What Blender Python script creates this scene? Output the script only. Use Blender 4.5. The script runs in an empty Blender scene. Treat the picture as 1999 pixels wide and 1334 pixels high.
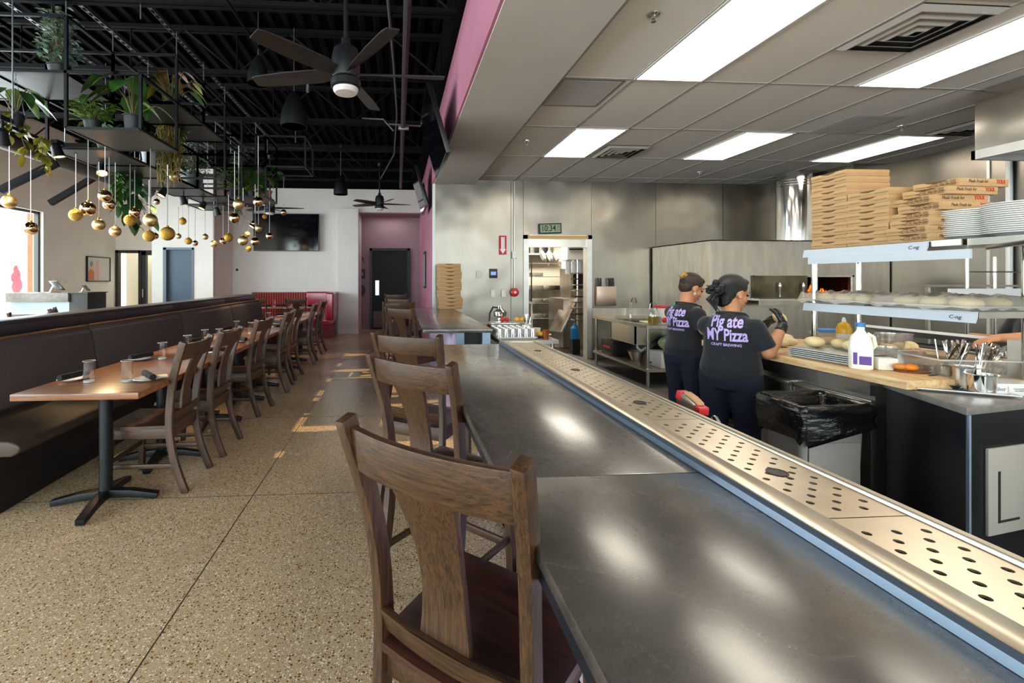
import bpy, bmesh, math, random
from mathutils import Vector, Matrix, Euler
from mathutils.bvhtree import BVHTree
R=math.radians; PI=math.pi
random.seed(7)
SC=bpy.context.scene
COL=SC.collection
# ---------- camera model (the frame is 1999x1334) ----------
F=900.; PX=836.; HY=545.; H=1.4
TH=math.atan((PX-775)/F); _c,_s=math.cos(TH),math.sin(TH)
def ray(x,y):
    a=(x-PX)/F; return Vector((a*_c+_s,-a*_s+_c,(HY-y)/F))
def aY(x,y,Y): r=ray(x,y); return r*(Y/r.y)+Vector((0,0,H))
def aX(x,y,X): r=ray(x,y); return r*(X/r.x)+Vector((0,0,H))
def aZ(x,y,Z): r=ray(x,y); return r*((Z-H)/r.z)+Vector((0,0,H))
def aD(x,y,D): return ray(x,y)*D+Vector((0,0,H))
cam=bpy.data.cameras.new('camera'); cam.lens=F/1999*36; cam.sensor_width=36
cam.shift_x=(999.5-PX)/1999; cam.shift_y=(HY-667)/1999; cam.clip_start=.05
camo=bpy.data.objects.new('camera',cam); COL.objects.link(camo)
camo.location=(0,0,H); camo.rotation_euler=(PI/2,0,-TH); SC.camera=camo
# ---------- mesh builder ----------
class MB:
    def __init__(s): s.bm=bmesh.new()
    def V(s,p): return s.bm.verts.new(p)
    def F(s,vs):
        try: return s.bm.faces.new(vs)
        except ValueError: return None
    def poly(s,pts): return s.F([s.V(p) for p in pts])
    def bx(s,x0,x1,y0,y1,z0,z1,m=None):
        p=[(x,y,z) for x in (x0,x1) for y in (y0,y1) for z in (z0,z1)]
        v=[s.V(m@Vector(q) if m else q) for q in p]
        for f in ((0,1,3,2),(4,6,7,5),(0,4,5,1),(2,3,7,6),(0,2,6,4),(1,5,7,3)): s.F([v[i] for i in f])
        return s
    def bc(s,c,sz,rot=(0,0,0)):
        m=Matrix.Translation(c)@Euler(rot).to_matrix().to_4x4(); a,b,d=sz[0]/2,sz[1]/2,sz[2]/2
        return s.bx(-a,a,-b,b,-d,d,m)
    def loft(s,rings,cap=True,close=False):
        rs=[[s.V(p) for p in r] for r in rings]; n=len(rs[0])
        k=len(rs)
        for i in range(k if close else k-1):
            a,b=rs[i],rs[(i+1)%k]
            for j in range(n): s.F((a[j],a[(j+1)%n],b[(j+1)%n],b[j]))
        if cap and not close: s.F(rs[0][::-1]); s.F(rs[-1])
        return s
    def cyl(s,p0,p1,r0,r1=None,n=14,cap=True):
        p0,p1=Vector(p0),Vector(p1); r1=r0 if r1 is None else r1
        d=(p1-p0).normalized(); u=d.orthogonal().normalized(); w=d.cross(u)
        ring=lambda p,r:[p+u*r*math.cos(2*PI*i/n)+w*r*math.sin(2*PI*i/n) for i in range(n)]
        return s.loft([ring(p0,r0),ring(p1,r1)],cap)
    def tube(s,pts,r,n=8,cap=True,close=False):
        pts=[Vector(p) for p in pts]; rings=[]; u=None; k=len(pts)
        for i,p in enumerate(pts):
            if close: d=(pts[(i+1)%k]-pts[i-1]).normalized()
            else: d=(pts[min(i+1,k-1)]-pts[max(i-1,0)]).normalized()
            u=d.orthogonal().normalized() if u is None else (u-d*u.dot(d)).normalized()
            w=d.cross(u); rr=r[i] if isinstance(r,(list,tuple)) else r
            rings.append([p+u*rr*math.cos(2*PI*j/n)+w*rr*math.sin(2*PI*j/n) for j in range(n)])
        return s.loft(rings,cap,close)
    def bar(s,pts,w,h,up=(0,0,1),cap=True):
        """rectangular section (w across, h along up) swept along pts"""
        pts=[Vector(p) for p in pts]; rings=[]; k=len(pts); up=Vector(up)
        for i,p in enumerate(pts):
            d=(pts[min(i+1,k-1)]-pts[max(i-1,0)]).normalized()
            a=d.cross(up).normalized(); b=a.cross(d).normalized()
            ww=w[i] if isinstance(w,(list,tuple)) else w; hh=h[i] if isinstance(h,(list,tuple)) else h
            rings.append([p+a*x*ww/2+b*y*hh/2 for x,y in ((-1,-1),(1,-1),(1,1),(-1,1))])
        return s.loft(rings,cap)
    def lathe(s,prof,c=(0,0,0),n=24,sx=1,sy=1):
        c=Vector(c); rings=[]
        for r,z in prof: rings.append([c+Vector((max(r,1e-4)*sx*math.cos(2*PI*i/n),max(r,1e-4)*sy*math.sin(2*PI*i/n),z)) for i in range(n)])
        return s.loft(rings,True)
    def sph(s,c,r,u=16,v=10,rot=None):
        r=(r,r,r) if isinstance(r,(int,float)) else r; c=Vector(c); rings=[]
        for i in range(v+1):
            t=-PI/2+PI*i/v; cr=max(math.cos(t),.01)
            ring=[]
            for j in range(u):
                q=Vector((r[0]*cr*math.cos(2*PI*j/u),r[1]*cr*math.sin(2*PI*j/u),r[2]*math.sin(t)))
                ring.append(c+(rot@q if rot else q))
            rings.append(ring)
        return s.loft(rings)
    def prism(s,poly,a,b,ax='z'):
        f={'z':lambda u,v,t:(u,v,t),'y':lambda u,v,t:(u,t,v),'x':lambda u,v,t:(t,u,v)}[ax]
        return s.loft([[f(u,v,a) for u,v in poly],[f(u,v,b) for u,v in poly]])
    def caps(s,p0,p1,r0,r1=None,n=10):
        """tapered capsule"""
        r1=r0 if r1 is None else r1
        s.cyl(p0,p1,r0,r1,n); s.sph(p0,r0,n,6); s.sph(p1,r1,n,6); return s
    def xf(s,m): bmesh.ops.transform(s.bm,matrix=m,verts=s.bm.verts); return s
    def build(s,name,m,parent=None,bev=0,seg=2,smooth=True,loc=None,rot=None,sub=0,fix=True,ang=35):
        bm=s.bm
        if fix: bmesh.ops.recalc_face_normals(bm,faces=bm.faces)
        if bev:
            ed=[e for e in bm.edges if len(e.link_faces)==2 and e.calc_face_angle(0)>.5]
            bmesh.ops.bevel(bm,geom=ed,offset=bev,segments=seg,affect='EDGES',profile=.6,clamp_overlap=True)
        me=bpy.data.meshes.new(name); bm.to_mesh(me); bm.free()
        return link(name,me,m,parent,smooth,loc,rot,sub,ang)
def link(name,me,m,parent=None,smooth=True,loc=None,rot=None,sub=0,ang=35):
    if m is not None and not me.materials:
        for k in (m if isinstance(m,(list,tuple)) else [m]): me.materials.append(k)
    if smooth:
        me.shade_smooth()
        try: me.set_sharp_from_angle(angle=R(ang))
        except Exception: pass
    o=bpy.data.objects.new(name,me); COL.objects.link(o)
    if parent: o.parent=parent
    if loc is not None: o.location=loc
    if rot is not None: o.rotation_euler=rot
    if sub:
        k=o.modifiers.new('sub','SUBSURF'); k.levels=sub; k.render_levels=sub
    return o
def thing(name,label,cat,loc=(0,0,0),rz=0,group=None):
    o=bpy.data.objects.new(name,None); COL.objects.link(o); o.empty_display_size=.05
    o.location=loc; o.rotation_euler=(0,0,rz); o['label']=label; o['category']=cat
    if group: o['group']=group
    return o
def tag(o,label,cat,group=None,kind=None):
    o['label']=label; o['category']=cat
    if group: o['group']=group
    if kind: o['kind']=kind
    return o
def struct(o,label=None,cat=None):
    o['kind']='structure'
    if label: o['label']=label; o['category']=cat or 'structure'
    return o
_kids={}
def dup(root,loc,rz,label,group=None,scale=None):
    r=root.copy(); COL.objects.link(r); r.location=loc; r.rotation_euler=(0,0,rz); r['label']=label
    if group: r['group']=group
    if scale: r.scale=scale
    for ch in list(root.children):
        c=ch.copy(); COL.objects.link(c); c.parent=r
        for g in list(ch.children):
            d=g.copy(); COL.objects.link(d); d.parent=c
    return r
ORD='first second third fourth fifth sixth seventh eighth ninth tenth eleventh twelfth thirteenth fourteenth fifteenth sixteenth seventeenth eighteenth nineteenth twentieth'.split()
TENS={20:'twenty',30:'thirty',40:'forty'}
def nth(i):
    if i<20: return ORD[i]
    t=(i+1)//10*10; u=(i+1)%10
    return {20:'twentieth',30:'thirtieth',40:'fortieth'}[t] if u==0 else TENS[t]+'-'+ORD[u-1]
def frm(i,n,a='top',b='bottom'):
    """ordinal of an item counted from the a end"""
    return 'at the '+a if i==0 else ('at the '+b if i==n-1 else nth(i)+' from the '+a)
def textmesh(txt,size,depth=.001,shear=0,sx=1,res=2,bold=0,align='CENTER',space=1):
    cu=bpy.data.curves.new('t','FONT'); cu.body=txt; cu.size=size; cu.extrude=depth; cu.align_x=align; cu.align_y='CENTER'
    cu.shear=shear; cu.resolution_u=res; cu.offset=bold; cu.space_character=space
    o=bpy.data.objects.new('t',cu); COL.objects.link(o)
    dg=bpy.context.evaluated_depsgraph_get(); dg.update()
    me=bpy.data.meshes.new_from_object(o.evaluated_get(dg))
    bpy.data.objects.remove(o); bpy.data.curves.remove(cu)
    if sx!=1:
        for v in me.vertices: v.co.x*=sx
    me.materials.clear()
    return me
def text(name,txt,size,m,parent,loc,rot,**k):
    me=textmesh(txt,size,**k); return link(name,me,m,parent,False,loc,rot)
def remesh(mb,voxel,smooth_it=3,fac=.5):
    """fuse everything in the builder into one continuous surface"""
    bm=mb.bm; bmesh.ops.recalc_face_normals(bm,faces=bm.faces)
    me=bpy.data.meshes.new('r'); bm.to_mesh(me); bm.free()
    o=bpy.data.objects.new('r',me); COL.objects.link(o)
    k=o.modifiers.new('r','REMESH'); k.mode='VOXEL'; k.voxel_size=voxel
    if smooth_it:
        k=o.modifiers.new('s','SMOOTH'); k.factor=fac; k.iterations=smooth_it
    dg=bpy.context.evaluated_depsgraph_get(); dg.update()
    r=bpy.data.meshes.new_from_object(o.evaluated_get(dg))
    bpy.data.objects.remove(o); bpy.data.meshes.remove(me)
    return r
# ---------- materials ----------
def lin(h):
    if isinstance(h,str):
        h=h.lstrip('#'); v=[int(h[i:i+2],16)/255 for i in (0,2,4)]
        return tuple(c/12.92 if c<=.04045 else ((c+.055)/1.055)**2.4 for c in v)+(1,)
    return tuple(h)+(1,)
def mat(name,col,rough=.5,metal=0,var=0,vscale=8,stretch=(1,1,1),col2=None,bump=0,bscale=40,bstretch=None,trans=0,ior=1.45,emit=0,ecol=None,coat=0,spec=None,alpha=1,rvar=0,detail=4,sheen=0,sss=0):
    m=bpy.data.materials.new(name); m.use_nodes=True; nt=m.node_tree; N=nt.nodes; L=nt.links
    p=N['Principled BSDF']; c=lin(col)
    p.inputs['Base Color'].default_value=c; p.inputs['Roughness'].default_value=rough; p.inputs['Metallic'].default_value=metal
    p.inputs['IOR'].default_value=ior
    if trans: p.inputs['Transmission Weight'].default_value=trans
    if coat: p.inputs['Coat Weight'].default_value=coat; p.inputs['Coat Roughness'].default_value=.15
    if spec is not None: p.inputs['Specular IOR Level'].default_value=spec
    if emit: p.inputs['Emission Color'].default_value=lin(ecol or col); p.inputs['Emission Strength'].default_value=emit
    if alpha<1: p.inputs['Alpha'].default_value=alpha
    if sheen: p.inputs['Sheen Weight'].default_value=sheen
    if sss: p.inputs['Subsurface Weight'].default_value=sss; p.inputs['Subsurface Radius'].default_value=(.01,.004,.002)
    tc=N.new('ShaderNodeTexCoord')
    def noise(scale,st,det=detail):
        mp=N.new('ShaderNodeMapping'); mp.inputs['Scale'].default_value=st; L.new(tc.outputs['Object'],mp.inputs['Vector'])
        n=N.new('ShaderNodeTexNoise'); n.inputs['Scale'].default_value=scale; n.inputs['Detail'].default_value=det
        L.new(mp.outputs[0],n.inputs['Vector']); return n
    if var or col2:
        n=noise(vscale,stretch); r=N.new('ShaderNodeValToRGB')
        a=c; b=lin(col2) if col2 else tuple(min(1,x*(1+var)) for x in c[:3])+(1,)
        if not col2: a=tuple(x*(1-var) for x in c[:3])+(1,)
        r.color_ramp.elements[0].color=a; r.color_ramp.elements[1].color=b
        r.color_ramp.elements[0].position=.35; r.color_ramp.elements[1].position=.68
        L.new(n.outputs['Fac'],r.inputs['Fac']); L.new(r.outputs['Color'],p.inputs['Base Color'])
        if rvar:
            q=N.new('ShaderNodeMapRange'); q.inputs['To Min'].default_value=max(0.02,rough-rvar); q.inputs['To Max'].default_value=rough+rvar
            L.new(n.outputs['Fac'],q.inputs['Value']); L.new(q.outputs[0],p.inputs['Roughness'])
    if bump:
        n=noise(bscale,bstretch or stretch); b=N.new('ShaderNodeBump'); b.inputs['Strength'].default_value=bump; b.inputs['Distance'].default_value=.01
        L.new(n.outputs['Fac'],b.inputs['Height']); L.new(b.outputs[0],p.inputs['Normal'])
    return m
def wood(name,dark,light,axis=2,rough=.4,scale=30,coat=0,k=14,mid=None):
    """grain running along one local axis"""
    m=bpy.data.materials.new(name); m.use_nodes=True; nt=m.node_tree; N=nt.nodes; L=nt.links; p=N['Principled BSDF']
    st=[k,k,k]; st[axis]=1.0
    tc=N.new('ShaderNodeTexCoord'); mp=N.new('ShaderNodeMapping'); mp.inputs['Scale'].default_value=st
    L.new(tc.outputs['Object'],mp.inputs['Vector'])
    n=N.new('ShaderNodeTexNoise'); n.inputs['Scale'].default_value=scale/6; n.inputs['Detail'].default_value=8; n.inputs['Roughness'].default_value=.7; n.inputs['Distortion'].default_value=.6
    L.new(mp.outputs[0],n.inputs['Vector'])
    r=N.new('ShaderNodeValToRGB'); e=r.color_ramp.elements
    e[0].color=lin(dark); e[0].position=.36; e[1].color=lin(light); e[1].position=.6
    L.new(n.outputs['Fac'],r.inputs['Fac']); L.new(r.outputs[0],p.inputs['Base Color'])
    p.inputs['Roughness'].default_value=rough
    if coat: p.inputs['Coat Weight'].default_value=coat; p.inputs['Coat Roughness'].default_value=.2
    b=N.new('ShaderNodeBump'); b.inputs['Strength'].default_value=.25; b.inputs['Distance'].default_value=.002
    L.new(n.outputs['Fac'],b.inputs['Height']); L.new(b.outputs[0],p.inputs['Normal'])
    return m
M={}
for ax,n in ((0,'x'),(1,'y'),(2,'z')):
    M['cw'+n]=wood('dark_oak_'+n,'180d06','4e321b',ax,.42,26,.08,40)
    M['tw'+n]=wood('table_wood_'+n,'5a3218','8a5228',ax,.28,22,.35,8)
    M['bw'+n]=wood('butcher_block_'+n,'b98a58','dcb98a',ax,.45,20,.1,10)
M['edge']=wood('table_edge','6b4a33','9a7454',1,.4,22,.1,8)
M['seat']=wood('seat_wood','2a1410','46271d',0,.3,24,.35,9)
M['steel']=mat('brushed_steel','b9b2a8',.3,1,var=.1,vscale=12,stretch=(1,1,.2),bump=.03,bscale=30)
M['steel2']=mat('plain_steel','c2bdb5',.24,1,var=.06,vscale=6)
M['steeld']=mat('dull_steel','9b948a',.4,1,var=.15,vscale=5)
M['chrome']=mat('chrome','d8d6d2',.1,1)
M['alu']=mat('aluminium','cfcdc9',.42,.75,var=.05)
M['plate']=mat('drip_plate_steel','d9cdb8',.3,1,var=.07,vscale=9)
M['blk']=mat('black_metal','16171a',.45,.3)
M['blkp']=mat('black_plastic','121214',.4)
M['deck']=mat('black_painted_deck','070708',.9,spec=.1,var=.2,vscale=3)
M['joist']=mat('black_painted_steel','0b0b0d',.7,spec=.2,var=.15)
M['rod']=mat('galvanised_rod','9a9aa0',.4,.9)
M['tray']=mat('black_tray_steel','454547',.42,.9,var=.1)
M['white']=mat('white_paint','dcd6d0',.75,bump=.02,bscale=120,var=.03,vscale=2)
M['warmw']=mat('warm_white_paint','efe4da',.8,bump=.02,bscale=120,var=.03,vscale=2)
M['pinkw']=mat('pink_paint','b4738a',.75,var=.04,vscale=2)
M['pinkbounce']=mat('pink_bounce_paint','94797e',.8,var=.03,vscale=2)  # bounce light from the pink wall is put into this colour
M['beam']=mat('beam_paint','cfc5bd',.8,var=.03,vscale=2)
M['trimw']=mat('white_trim','e2e0de',.5)
M['ctile']=mat('ceiling_tile','efe5db',.85,var=.04,vscale=300,bump=.05,bscale=300)
M['tbar']=mat('ceiling_grid_bar','b3aaa2',.6)
M['ktile']=mat('kitchen_floor_tile','55524f',.5,var=.25,vscale=6)
M['leather']=mat('black_vinyl','2b2827',.42,var=.12,vscale=30,bump=.05,bscale=200)
M['fabric']=mat('charcoal_fabric','4d4546',.85,var=.2,vscale=200,bump=.1,bscale=400)
M['capwood']=mat('dark_cap_board','2b2a2f',.35,var=.15,vscale=20,stretch=(1,.1,1))
M['benchseat']=mat('bench_seat_vinyl','41342a',.52,var=.12,vscale=20)
M['baseblk']=mat('black_bench_base','1b1818',.55,var=.25,vscale=14)
M['red']=mat('red_vinyl','9c1030',.22,var=.08,vscale=4,coat=.5)
M['redd']=mat('dark_red_vinyl','7c1522',.4,var=.1)
M['piping']=mat('brown_piping','6e5334',.5)
M['card']=mat('brown_cardboard','ae8860',.8,var=.06,vscale=12)
M['cardd']=mat('cardboard_slot','5e4227',.9)
M['cardy']=mat('cardboard_flap','b38e62',.8,var=.05)
M['ink']=mat('dark_print','3a2c20',.7); M['inkr']=mat('red_print','b03325',.7)
M['china']=mat('white_china','e9e6e1',.2,coat=.3)
M['napk']=mat('black_napkin','17161a',.9,var=.2,vscale=80,bump=.3,bscale=150)
M['paper']=mat('cream_paper','d9d2bd',.8)
M['glass']=mat('clear_glass','ffffff',.02,trans=1,ior=1.45)
def thin(name,col,alpha,rough=.05,gl=.12,haze=0):
    m=bpy.data.materials.new(name); m.use_nodes=True; nt=m.node_tree; N=nt.nodes; L=nt.links
    out=N['Material Output']; N.remove(N['Principled BSDF'])
    t=N.new('ShaderNodeBsdfTransparent'); t.inputs[0].default_value=lin(col)
    g=N.new('ShaderNodeBsdfGlossy'); g.inputs['Roughness'].default_value=rough
    f=N.new('ShaderNodeFresnel'); f.inputs['IOR'].default_value=1.5
    a=N.new('ShaderNodeMath'); a.operation='MULTIPLY_ADD'; a.inputs[1].default_value=1.0; a.inputs[2].default_value=gl*alpha
    L.new(f.outputs[0],a.inputs[0])
    ge=N.new('ShaderNodeNewGeometry'); inv=N.new('ShaderNodeMath'); inv.operation='SUBTRACT'; inv.inputs[0].default_value=1; L.new(ge.outputs['Backfacing'],inv.inputs[1])
    mu=N.new('ShaderNodeMath'); mu.operation='MULTIPLY'; L.new(a.outputs[0],mu.inputs[0]); L.new(inv.outputs[0],mu.inputs[1])
    x=N.new('ShaderNodeMixShader'); L.new(mu.outputs[0],x.inputs[0]); L.new(t.outputs[0],x.inputs[1]); L.new(g.outputs[0],x.inputs[2])
    if haze:
        df=N.new('ShaderNodeBsdfDiffuse'); df.inputs[0].default_value=lin('e8e4de'); y=N.new('ShaderNodeMixShader'); y.inputs[0].default_value=haze; L.new(x.outputs[0],y.inputs[1]); L.new(df.outputs[0],y.inputs[2]); x=y
    L.new(x.outputs[0],out.inputs[0]); return m
M['pane']=thin('window_glass','f4faf8',.3)
M['tglass']=thin('tumbler_glass','fdfefd',.5,.03,.1)
M['clearp']=thin('clear_plastic','f4f2ee',.9,.12,.15,.1)
M['clearr']=thin('clear_plastic_rim','f4f2ee',.9,.12,.15,.45)
M['film']=thin('plastic_film','faf7f2',1,.25,.12,.26)
M['gpile']=thin('stacked_glass','fbfcfb',.9,.04,.3,.1)
M['goldm']=mat('matte_gold','cdb887',.4,1,var=.05)
M['golds']=mat('shiny_gold','cbb48c',.06,1)
M['goldg']=mat('glitter_gold','b38a3c',.35,1,var=.35,vscale=160,bump=1,bscale=190)
M['ribbon']=mat('white_ribbon','d5ccd2',.5)
M['bulb']=mat('warm_bulb','ffc070',.4,emit=14,ecol='ffb766')
M['panel']=mat('light_diffuser','fffdf8',.5,emit=10,ecol='fff4e2')
M['fanlit']=mat('opal_diffuser','d9d0cc',.5)
M['blade']=wood('dark_fan_blade','181412','292320',0,.5,20)
M['leafd']=mat('dark_leaf','1f3d1c',.4,var=.35,vscale=14)
M['leafg']=mat('green_leaf','345a22',.4,var=.35,vscale=10)
M['leafb']=mat('bright_leaf','587a28',.45,var=.3,vscale=10)
M['leafy']=mat('yellow_leaf','857f28',.45,var=.2)
M['leafs']=mat('silver_leaf','7b8577',.6,var=.25,vscale=20)
M['leafe']=mat('grey_green_leaf','56705a',.55,var=.3,vscale=20)
M['leafx']=mat('croton_leaf','8f3f2a',.4,col2='4f6a22',vscale=9)
M['dry']=mat('dry_fern','8a6a2e',.7,col2='5d6a2b',vscale=12)
M['stem']=mat('plant_stem','59502d',.6)
M['pot']=mat('black_pot','191a1d',.5); M['potg']=mat('grey_green_pot','5f6a66',.5); M['potw']=mat('white_pot','cfcdd2',.4); M['pott']=mat('terracotta_pot','8d6a58',.6)
M['tv']=mat('tv_screen','05060a',.08,spec=.6); M['tvb']=mat('tv_bezel','0c0c0e',.3)
M['doorb']=mat('blue_grey_door','3e4f60',.45,var=.05); M['doorf']=mat('door_frame_grey','5d6b78',.45)
M['doork']=mat('dark_door','0c0c11',.7); M['dark']=mat('dark_bronze','2a2724',.45)
M['duct']=mat('painted_duct','3a3430',.55,.2)
M['shirt']=mat('black_tshirt','0f1117',.9,var=.2,vscale=30,bump=.25,bscale=18,sheen=.2)
M['jeans']=mat('navy_trousers','141c30',.9,var=.2,vscale=60,bump=.2,bscale=22)
M['apron']=mat('charcoal_apron','25252a',.85,var=.15,vscale=20,bump=.2,bscale=10)
M['skin']=mat('skin','b9805c',.5,var=.06,vscale=20,sss=.15)
M['hairb']=mat('brown_hair','33201a',.45,var=.5,vscale=70,stretch=(1,1,6),bump=.5,bscale=90)
M['hairk']=mat('black_hair','0d0c0e',.35,var=.4,vscale=70,stretch=(1,1,6),bump=.5,bscale=90)
M['hairl']=mat('blonde_streak_hair','9a7440',.5,var=.4,vscale=60)
M['glove']=mat('black_glove','131316',.4,bump=.3,bscale=60)
M['lilac']=mat('lilac_print','b6a0d6',.8)
M['shoe']=mat('black_shoe','141414',.5)
M['lip']=mat('lip','8b4a42',.5); M['eye']=mat('eye','1a1210',.2); M['pearl']=mat('silver_earring','d8d2c8',.2,.6)
M['dough']=mat('pizza_dough','dcc494',.6,var=.06,vscale=20,sss=.1)
M['bun']=mat('bread_bun','c77f33',.5,var=.2,vscale=14)
M['orange']=mat('orange_pepper','d5791c',.3,var=.1)
M['milk']=mat('milk_jug','e8e2d0',.4,sss=.2); M['blue']=mat('blue_cap','2f6fb4',.4); M['purple']=mat('purple_label','5b3a86',.5)
M['oil']=mat('olive_oil','8f7a1a',.1,trans=.5); M['yellow']=mat('yellow_sauce','d09a16',.3); M['reds']=mat('red_plastic','c1272d',.35)
M['bin']=mat('grey_bin','8d8883',.5,var=.05); M['bag']=mat('black_bin_bag','0b0b0d',.2,bump=1,bscale=14,bstretch=(1,1,3),coat=.4)
M['cab']=mat('black_cabinet','121216',.35,var=.2,vscale=40); M['slab']=mat('grey_counter','77716c',.35,var=.15,vscale=20)
M['bracket']=mat('grey_panel','a59d94',.5); M['oven']=mat('oven_dark','181412',.6)
M['soot']=mat('sooted_steel','7d735f',.45,1,col2='2f2a25',vscale=2.5)
M['fire']=mat('flame','ff7a1a',.5,emit=2.2,ecol='ff6a10'); M['ember']=mat('ember','50200c',.8,emit=.6,ecol='ff4a0a')
M['whitep']=mat('white_plastic','dedad4',.4); M['lcd']=mat('lcd_green','7d8f6d',.3); M['ltxt']=mat('black_digit','10140e',.5)
M['signr']=mat('sign_red','b5202c',.5); M['signw']=mat('sign_white','e8dcdc',.5)
M['blackst']=mat('black_trim','101013',.5)
M['screen']=mat('lit_screen','6f8fd8',.3,emit=.6,ecol='7aa0ff')
M['bluebot']=mat('blue_bottle','1f7fb8',.25,trans=.3)
M['slate']=mat('blue_steel_edge','93a2b6',.3,.85)
M['bulbg']=mat('amber_liquid','9a4a14',.1,trans=.3)
M['ketch']=mat('tomato','b8231b',.4)
def stone():
    m=bpy.data.materials.new('soapstone_bar_top'); m.use_nodes=True; nt=m.node_tree; N=nt.nodes; L=nt.links; p=N['Principled BSDF']
    tc=N.new('ShaderNodeTexCoord'); n=N.new('ShaderNodeTexNoise'); n.inputs['Scale'].default_value=5; n.inputs['Detail'].default_value=10; n.inputs['Roughness'].default_value=.75
    L.new(tc.outputs['Object'],n.inputs['Vector'])
    r=N.new('ShaderNodeValToRGB'); e=r.color_ramp.elements; e[0].color=lin('322f2c'); e[0].position=.35; e[1].color=lin('4e4943'); e[1].position=.7
    L.new(n.outputs['Fac'],r.inputs[0])
    v=N.new('ShaderNodeTexVoronoi'); v.feature='DISTANCE_TO_EDGE'; v.inputs['Scale'].default_value=1.6
    n2=N.new('ShaderNodeTexNoise'); n2.inputs['Scale'].default_value=2.2; n2.inputs['Detail'].default_value=6
    mx=N.new('ShaderNodeVectorMath'); mx.operation='MULTIPLY_ADD'; mx.inputs[1].default_value=(.35,.35,.35)
    L.new(tc.outputs['Object'],n2.inputs['Vector']); L.new(n2.outputs['Color'],mx.inputs[0]); L.new(tc.outputs['Object'],mx.inputs[2]); L.new(mx.outputs[0],v.inputs['Vector'])
    c=N.new('ShaderNodeMapRange'); c.inputs['From Min'].default_value=0; c.inputs['From Max'].default_value=.008; c.inputs['To Min'].default_value=.16; c.inputs['To Max'].default_value=0
    L.new(v.outputs['Distance'],c.inputs['Value'])
    x=N.new('ShaderNodeMix'); x.data_type='RGBA'; L.new(c.outputs[0],x.inputs[0]); L.new(r.outputs[0],x.inputs[6]); x.inputs[7].default_value=lin('8d8678')
    L.new(x.outputs[2],p.inputs['Base Color'])
    q=N.new('ShaderNodeMapRange'); q.inputs['To Min'].default_value=.2; q.inputs['To Max'].default_value=.34; L.new(n.outputs['Fac'],q.inputs['Value']); L.new(q.outputs[0],p.inputs['Roughness'])
    p.inputs['Coat Roughness'].default_value=.17; w=N.new('ShaderNodeMapRange'); w.inputs['From Min'].default_value=.35; w.inputs['From Max'].default_value=.65; w.inputs['To Min'].default_value=.7; w.inputs['To Max'].default_value=1; L.new(n.outputs['Fac'],w.inputs['Value']); L.new(w.outputs[0],p.inputs['Coat Weight'])
    return m
M['stone']=stone()
def terrazzo():
    m=bpy.data.materials.new('terrazzo'); m.use_nodes=True; nt=m.node_tree; N=nt.nodes; L=nt.links; p=N['Principled BSDF']
    tc=N.new('ShaderNodeTexCoord')
    last=None; base=N.new('ShaderNodeRGB'); base.outputs[0].default_value=lin('bba280'); last=base.outputs[0]
    for sc,thr,cols in ((75,.34,('6b4624','e0d3c0')),(120,.32,('8a5a22','efe6d8')),(190,.3,('3d2b1c','a5763a'))):
        v=N.new('ShaderNodeTexVoronoi'); v.inputs['Scale'].default_value=sc; L.new(tc.outputs['Object'],v.inputs['Vector'])
        r=N.new('ShaderNodeValToRGB'); r.color_ramp.interpolation='CONSTANT'; e=r.color_ramp.elements
        e[0].color=lin(cols[0]); e[0].position=0; e[1].color=lin(cols[1]); e[1].position=.55
        sp=N.new('ShaderNodeSeparateColor'); L.new(v.outputs['Color'],sp.inputs[0]); L.new(sp.outputs[0],r.inputs[0])
        lt=N.new('ShaderNodeMath'); lt.operation='LESS_THAN'; lt.inputs[1].default_value=thr; L.new(v.outputs['Distance'],lt.inputs[0])
        g=N.new('ShaderNodeMath'); g.operation='GREATER_THAN'; g.inputs[1].default_value=.42; L.new(sp.outputs[1],g.inputs[0])
        mu=N.new('ShaderNodeMath'); mu.operation='MULTIPLY'; L.new(lt.outputs[0],mu.inputs[0]); L.new(g.outputs[0],mu.inputs[1])
        x=N.new('ShaderNodeMix'); x.data_type='RGBA'; L.new(mu.outputs[0],x.inputs[0]); L.new(last,x.inputs[6]); L.new(r.outputs[0],x.inputs[7]); last=x.outputs[2]
    L.new(last,p.inputs['Base Color']); p.inputs['Roughness'].default_value=.2
    n=N.new('ShaderNodeTexNoise'); n.inputs['Scale'].default_value=1.5; n.inputs['Detail'].default_value=4; L.new(tc.outputs['Object'],n.inputs['Vector'])
    q=N.new('ShaderNodeMapRange'); q.inputs['To Min'].default_value=.16; q.inputs['To Max'].default_value=.34; L.new(n.outputs['Fac'],q.inputs['Value']); L.new(q.outputs[0],p.inputs['Roughness'])
    return m
M['terrazzo']=terrazzo()
def wallsteel():
    m=mat('steel_wall_panel','928b82',.33,1,var=.06,vscale=4,stretch=(1,1,.3))
    nt=m.node_tree; N=nt.nodes; L=nt.links; p=N['Principled BSDF']; tc=N.new('ShaderNodeTexCoord')
    n=N.new('ShaderNodeTexNoise'); n.inputs['Scale'].default_value=1.7; n.inputs['Detail'].default_value=1; L.new(tc.outputs['Object'],n.inputs['Vector'])
    b=N.new('ShaderNodeBump'); b.inputs['Strength'].default_value=.5; b.inputs['Distance'].default_value=.05; L.new(n.outputs['Fac'],b.inputs['Height']); L.new(b.outputs[0],p.inputs['Normal'])
    return m
M['wsteel']=wallsteel()
LW=-7.0; KB=7.92; ZC=3.116
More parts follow.
